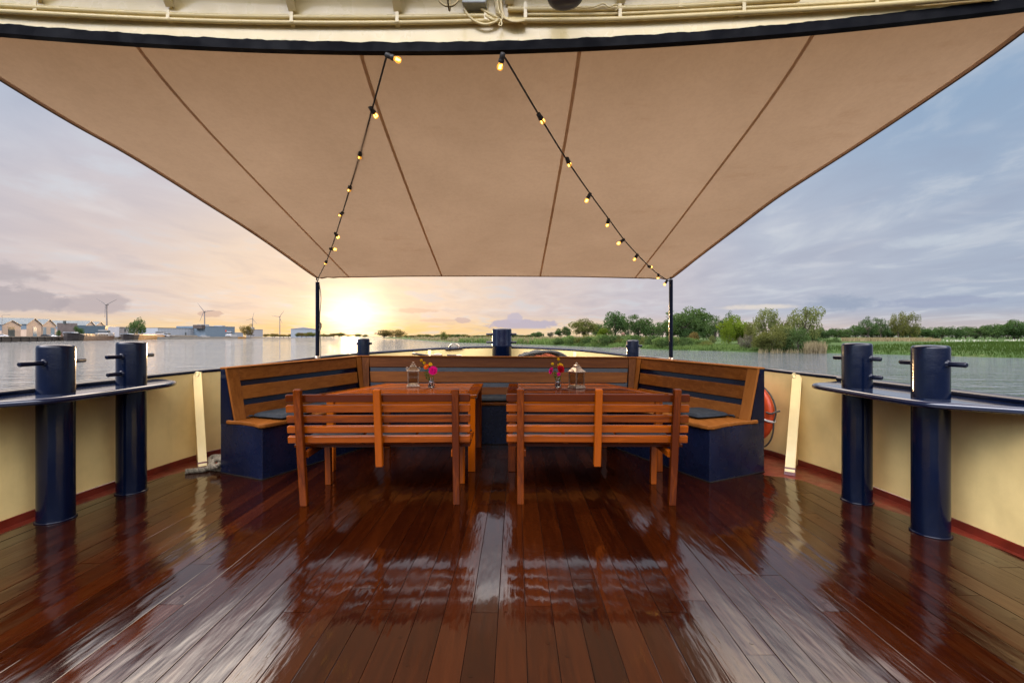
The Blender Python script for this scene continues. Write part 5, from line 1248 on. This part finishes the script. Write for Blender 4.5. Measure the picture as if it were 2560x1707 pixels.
plant('broad dark tree right of the marker post behind the reeds', 'round', 'green', 1597, 66, 786, 190, None, LG, 1)
plant('loose thin tree just left of the right awning pole', 'open', 'green', 1656, 46, 803, 170, None, LG)
plant('dense green tree directly right of the right awning pole', 'round', 'green', 1708, 82, 778, 152, None, LG, 2)
plant('highest rounded tree of the group right of the awning pole', 'round', 'green', 1744, 90, 768, 158, None, LG, 3)
plant('pale hanging willow at the right end of the pole side group', 'willow', 'green', 1787, 62, 787, 140, None, LG)
plant('dark feathery tree top rising behind the yellow green tree', 'open', 'deep', 1832, 38, 776, 152, None, LG)
plant('bright yellow green tree on the near bank', 'round', 'lime', 1846, 72, 787, 96, ZW+.7, LG)
plant('leafless looking grey bush at the water below the yellow green tree', 'bush', 'grey', 1868, 46, 836, 80, ZW+.25, None, 0, 'bush', 'bush')
plant('feathery pale willow, left crown of the waterside thicket', 'willow', 'willow', 1916, 68, 768, 79, ZW+.3, LG)
plant('feathery willow, right crown of the waterside thicket', 'open', 'willow', 2012, 92, 767, 80, ZW+.3, LG, 1)
plant('dull olive tree in the middle of the waterside thicket', 'round', 'olive', 1963, 50, 802, 79, ZW+.3, LG)
plant('wide olive bush hanging over the water in the thicket', 'bush', 'olive', 1932, 88, 812, 75, ZW+.05, None, 1, 'bush', 'bush')
plant('green bush at the right side of the waterside thicket', 'bush', 'green', 1996, 74, 818, 74, ZW+.05, None, 0, 'bush', 'bush')
plant('dark gap filling bush at the right back of the thicket', 'bush', 'deep', 2030, 46, 826, 82, ZW+.3, None, 2, 'bush', 'bush')
plant('single rounded shrub left of the starboard bollards', 'bush', 'green', 2088, 35, 842, 110, ZW+.6, None, 1, 'bush', 'bush')
plant('left one of two round topped trees above the tree line', 'open', 'deep', 2170, 40, 790, 250, None, LG, 2)
plant('right one of two round topped trees above the tree line', 'open', 'deep', 2202, 38, 793, 252, None, LG, 3)
plant('brownish tall tree, left half of the highest pair above the tree line', 'willow', 'olive', 2246, 40, 776, 245, None, LG)
plant('brownish tall tree, right half of the highest pair above the tree line', 'willow', 'olive', 2275, 44, 777, 247, None, LG, 1)
rr = random.Random(8)
for i in range(21):
    px = 2036+i*27+rr.uniform(-6, 6); tp = 814+rr.uniform(-4, 5)-(9 if px > 2490 else 0)+(6 if px < 2130 else 0)
    plant('dark green tree in the unbroken tree line behind the meadow', 'wide', 'deep' if i % 3 else 'green', px, rr.uniform(48, 66), tp, 262+rr.uniform(-8, 14), None, 'tree line behind the meadow', i % 2)
plant('dark rounded tree at the right edge standing over the tree line', 'round', 'deep', 2535, 84, 799, 235, None, LG, 1)
def bank_d(px):
    return min((abs(CX+F*p.x/p.y-px), p.y) for p in RBP if p.y > 20)[1]
def bank_fill():
  for k, (px, w_, tp, D, kd, fo, lb) in enumerate(((1502, 44, 808, 230, 'round', 'green', 'dark tree filling the gap left of the tall pair'), (1570, 40, 806, 225, 'open', 'deep', 'thin tree standing between the tall pair'),
        (1634, 44, 812, 200, 'round', 'deep', 'low dark tree left of the right awning pole'), (1682, 58, 794, 176, 'round', 'deep', 'dark tree just behind the right awning pole'), (1768, 60, 800, 165, 'bush', 'deep', 'dark undergrowth below the pale hanging willow'),
        (1725, 90, 822, 150, 'bush', 'deep', 'dark undergrowth below the highest rounded tree'), (1812, 46, 806, 150, 'bush', 'deep', 'dark bush left of the yellow green tree'), (1822, 44, 806, 93, 'bush', 'lime', 'lower left shoulder of the yellow green foliage'),
        (1880, 52, 806, 90, 'bush', 'olive', 'olive bush between the yellow green tree and the thicket'), (1905, 66, 826, 76, 'bush', 'olive', 'olive bush at the left foot of the thicket'), (1968, 70, 812, 76, 'bush', 'willow', 'pale willow bush in the middle of the thicket'), (2046, 60, 836, 84, 'bush', 'green', 'low green bush at the far right of the thicket'))):
      plant(lb, kd, fo, px, w_, tp, D, ZW+.3 if D < 95 else ZW+.9, LG if kd != 'bush' else None, k % 2, 'tree' if kd != 'bush' else 'bush', 'tree' if kd != 'bush' else 'bush')
bank_fill()
for i in range(20):                               # shrubs and scrub along the right bank
    px = 1405+i*19+rr.uniform(-8, 8); D = bank_d(px)+rr.uniform(2.5, 9)
    plant('green willow scrub along the right bank below the trees', 'bush', ('green', 'reedg', 'green', 'olive')[i % 4], px, rr.uniform(48, 76), 840+rr.uniform(-5, 5)+max(0, 1440-px)*.12+max(0, i-15)*1.6, D, ZW+.2, 'scrub along the right bank', i % 2, 'bush', 'bush')
plant('brownish shrub on the grassy bank right of the awning pole', 'bush', 'rust', 1733, 34, 829, 100, ZW+.6, None, 0, 'bush', 'bush')
plant('grey green shrub on the grassy bank near the yellow green tree', 'bush', 'willow', 1781, 26, 838, 96, ZW+.6, None, 0, 'bush', 'bush')
for i in range(22):
    px = 1018+i*15.5+rr.uniform(-4, 4)
    plant('small tree on the far horizon between the sunset and the right bank trees', 'round', ('olive', 'rust', 'green')[i % 3], px, rr.uniform(18, 34), 836.5+rr.uniform(-2.5, 2), rr.uniform(620, 760), ZW+1, FG, 0)
for i in range(24):
    px = 668+i*10.5+rr.uniform(-4, 4); near = 735 < px < 785
    plant('small tree along the far left bank under the sunset', 'round', ('rust', 'olive')[i % 2], px, rr.uniform(16, 28), (829 if near else 834.5)+rr.uniform(-1.5, 2.5)-(3 if 830 < px < 855 else 0), rr.uniform(1000, 1150) if near else rr.uniform(1150, 1500), ZW+1, 'trees along the far left bank', 1)

# reeds, grass tufts and flowers: nobody could count them
def blades(name, mat, spots, kind='stuff'):
    mb = MB(); q = random.Random(len(spots))
    for x, y, z, h, w in spots:
        a = q.uniform(0, 6.28); lx, ly = q.gauss(0, .18)*h, q.gauss(0, .12)*h; dx, dy = math.cos(a)*w, math.sin(a)*w; mb.cur = q.random()
        mb.add([(x-dx, y-dy, z-.1), (x+dx, y+dy, z-.1), (x+lx*.5+dx*.8, y+ly*.5+dy*.8, z+h*.6), (x+lx, y+ly, z+h), (x+lx*.5-dx*.8, y+ly*.5-dy*.8, z+h*.6)], [(0, 1, 2, 3, 4)])
    tag(obj(name, mb, mat), kind=kind)
rr = random.Random(14)
def along(px0, px1, o0, o1, n, h0, h1, w):
    out = []; seg_ = [i for i, p in enumerate(RBP) if p.y > 20 and px0 <= CX+F*p.x/p.y <= px1]
    if len(seg_) < 2: return out
    # spread evenly in the picture rather than along the bank, so the near bank does not go bare
    for _ in range(n):
        px = rr.uniform(px0, px1); j = min(seg_[:-1], key=lambda i: abs(CX+F*RBP[i].x/RBP[i].y-px)); t_ = rr.random()
        p = RBP[j].lerp(RBP[j+1], t_); o_ = lerp(o0, o1, rr.random()**1.3); p = p+INL*o_; out.append((p.x, p.y, land_z(o_, p.x, p.y), rr.uniform(h0, h1), w*p.y/100))
    return out
blades('reed_bed', FOL['reed'], along(1010, 1330, .5, 14, 2600, .9, 1.9, .09)+along(1330, 1480, 3, 12, 900, 1.2, 2.4, .06))
blades('green_reeds', FOL['reedg'], along(1130, 1400, .2, 5, 2400, .6, 1.9, .08)+along(1400, 1560, .2, 3, 1500, .3, .9, .06)+along(1560, 1900, .2, 6, 2600, .2, .7, .06))
blades('bank_grass', FOL['grass'], along(1560, 2950, .0, 8, 9000, .12, .42, .045)+along(2060, 2560, 4, 60, 5000, .2, .5, .07))
ree = []
for _ in range(700):
    px = rr.uniform(2012, 2066); d = rr.uniform(70, 73); ree.append(((px-CX)/F*d, d, ZW, rr.uniform(1.0, 2.1), .035))
for _ in range(160):
    px = rr.uniform(1895, 2012); d = rr.uniform(71, 73); ree.append(((px-CX)/F*d, d, ZW, rr.uniform(.3, .9), .03))
blades('waterside_reeds', FOL['reed'], ree)
ree = []
for _ in range(5200):
    px = rr.uniform(2104, 2352); d = lerp(118, 190, rr.random()**.8); ree.append(((px-CX)/F*d, d, land_z(60, 0, 0)-.1, rr.uniform(.6, 1.25)*(1 if px < 2330 else .7), .10))
blades('pale_reed_field', FOL['reed'], ree)
ree = []
for _ in range(110):
    cx_ = rr.choice((2372, 2395, 2410, 2470, 2530, 2545, 2440)); px = cx_+rr.gauss(0, 12); d = rr.choice((150, 132, 165, 120))+rr.gauss(0, 4); ree.append(((px-CX)/F*d, d, land_z(60, 0, 0), rr.uniform(.2, .5), .13))
blades('white_meadow_flowers', foliage('white_umbel', (.30, .30, .27), (.50, .50, .46), .2), ree)
ORD = ('first second third fourth fifth sixth seventh eighth ninth tenth eleventh twelfth thirteenth fourteenth fifteenth sixteenth seventeenth eighteenth nineteenth twentieth '
       'twenty-first twenty-second twenty-third twenty-fourth').split()
for grp, txt in (('tree line behind the meadow', 'dark tree in the tree line behind the meadow, %s from its left end'), ('trees along the far left bank', 'small tree on the far bank under the sunset, %s from the left'),
                 (FG, 'tiny tree on the horizon right of the sunset, %s from the left'), ('scrub along the right bank', 'green scrub bush on the right bank below the trees, %s from the left')):
    row = sorted((o for o in bpy.data.objects if o.get('group') == grp and o.parent is None), key=lambda o: o.location.x/o.location.y)
    for o, w in zip(row, ORD): o['label'] = txt % w
for o in bpy.data.objects:
    if '_h' in o: del o['_h']
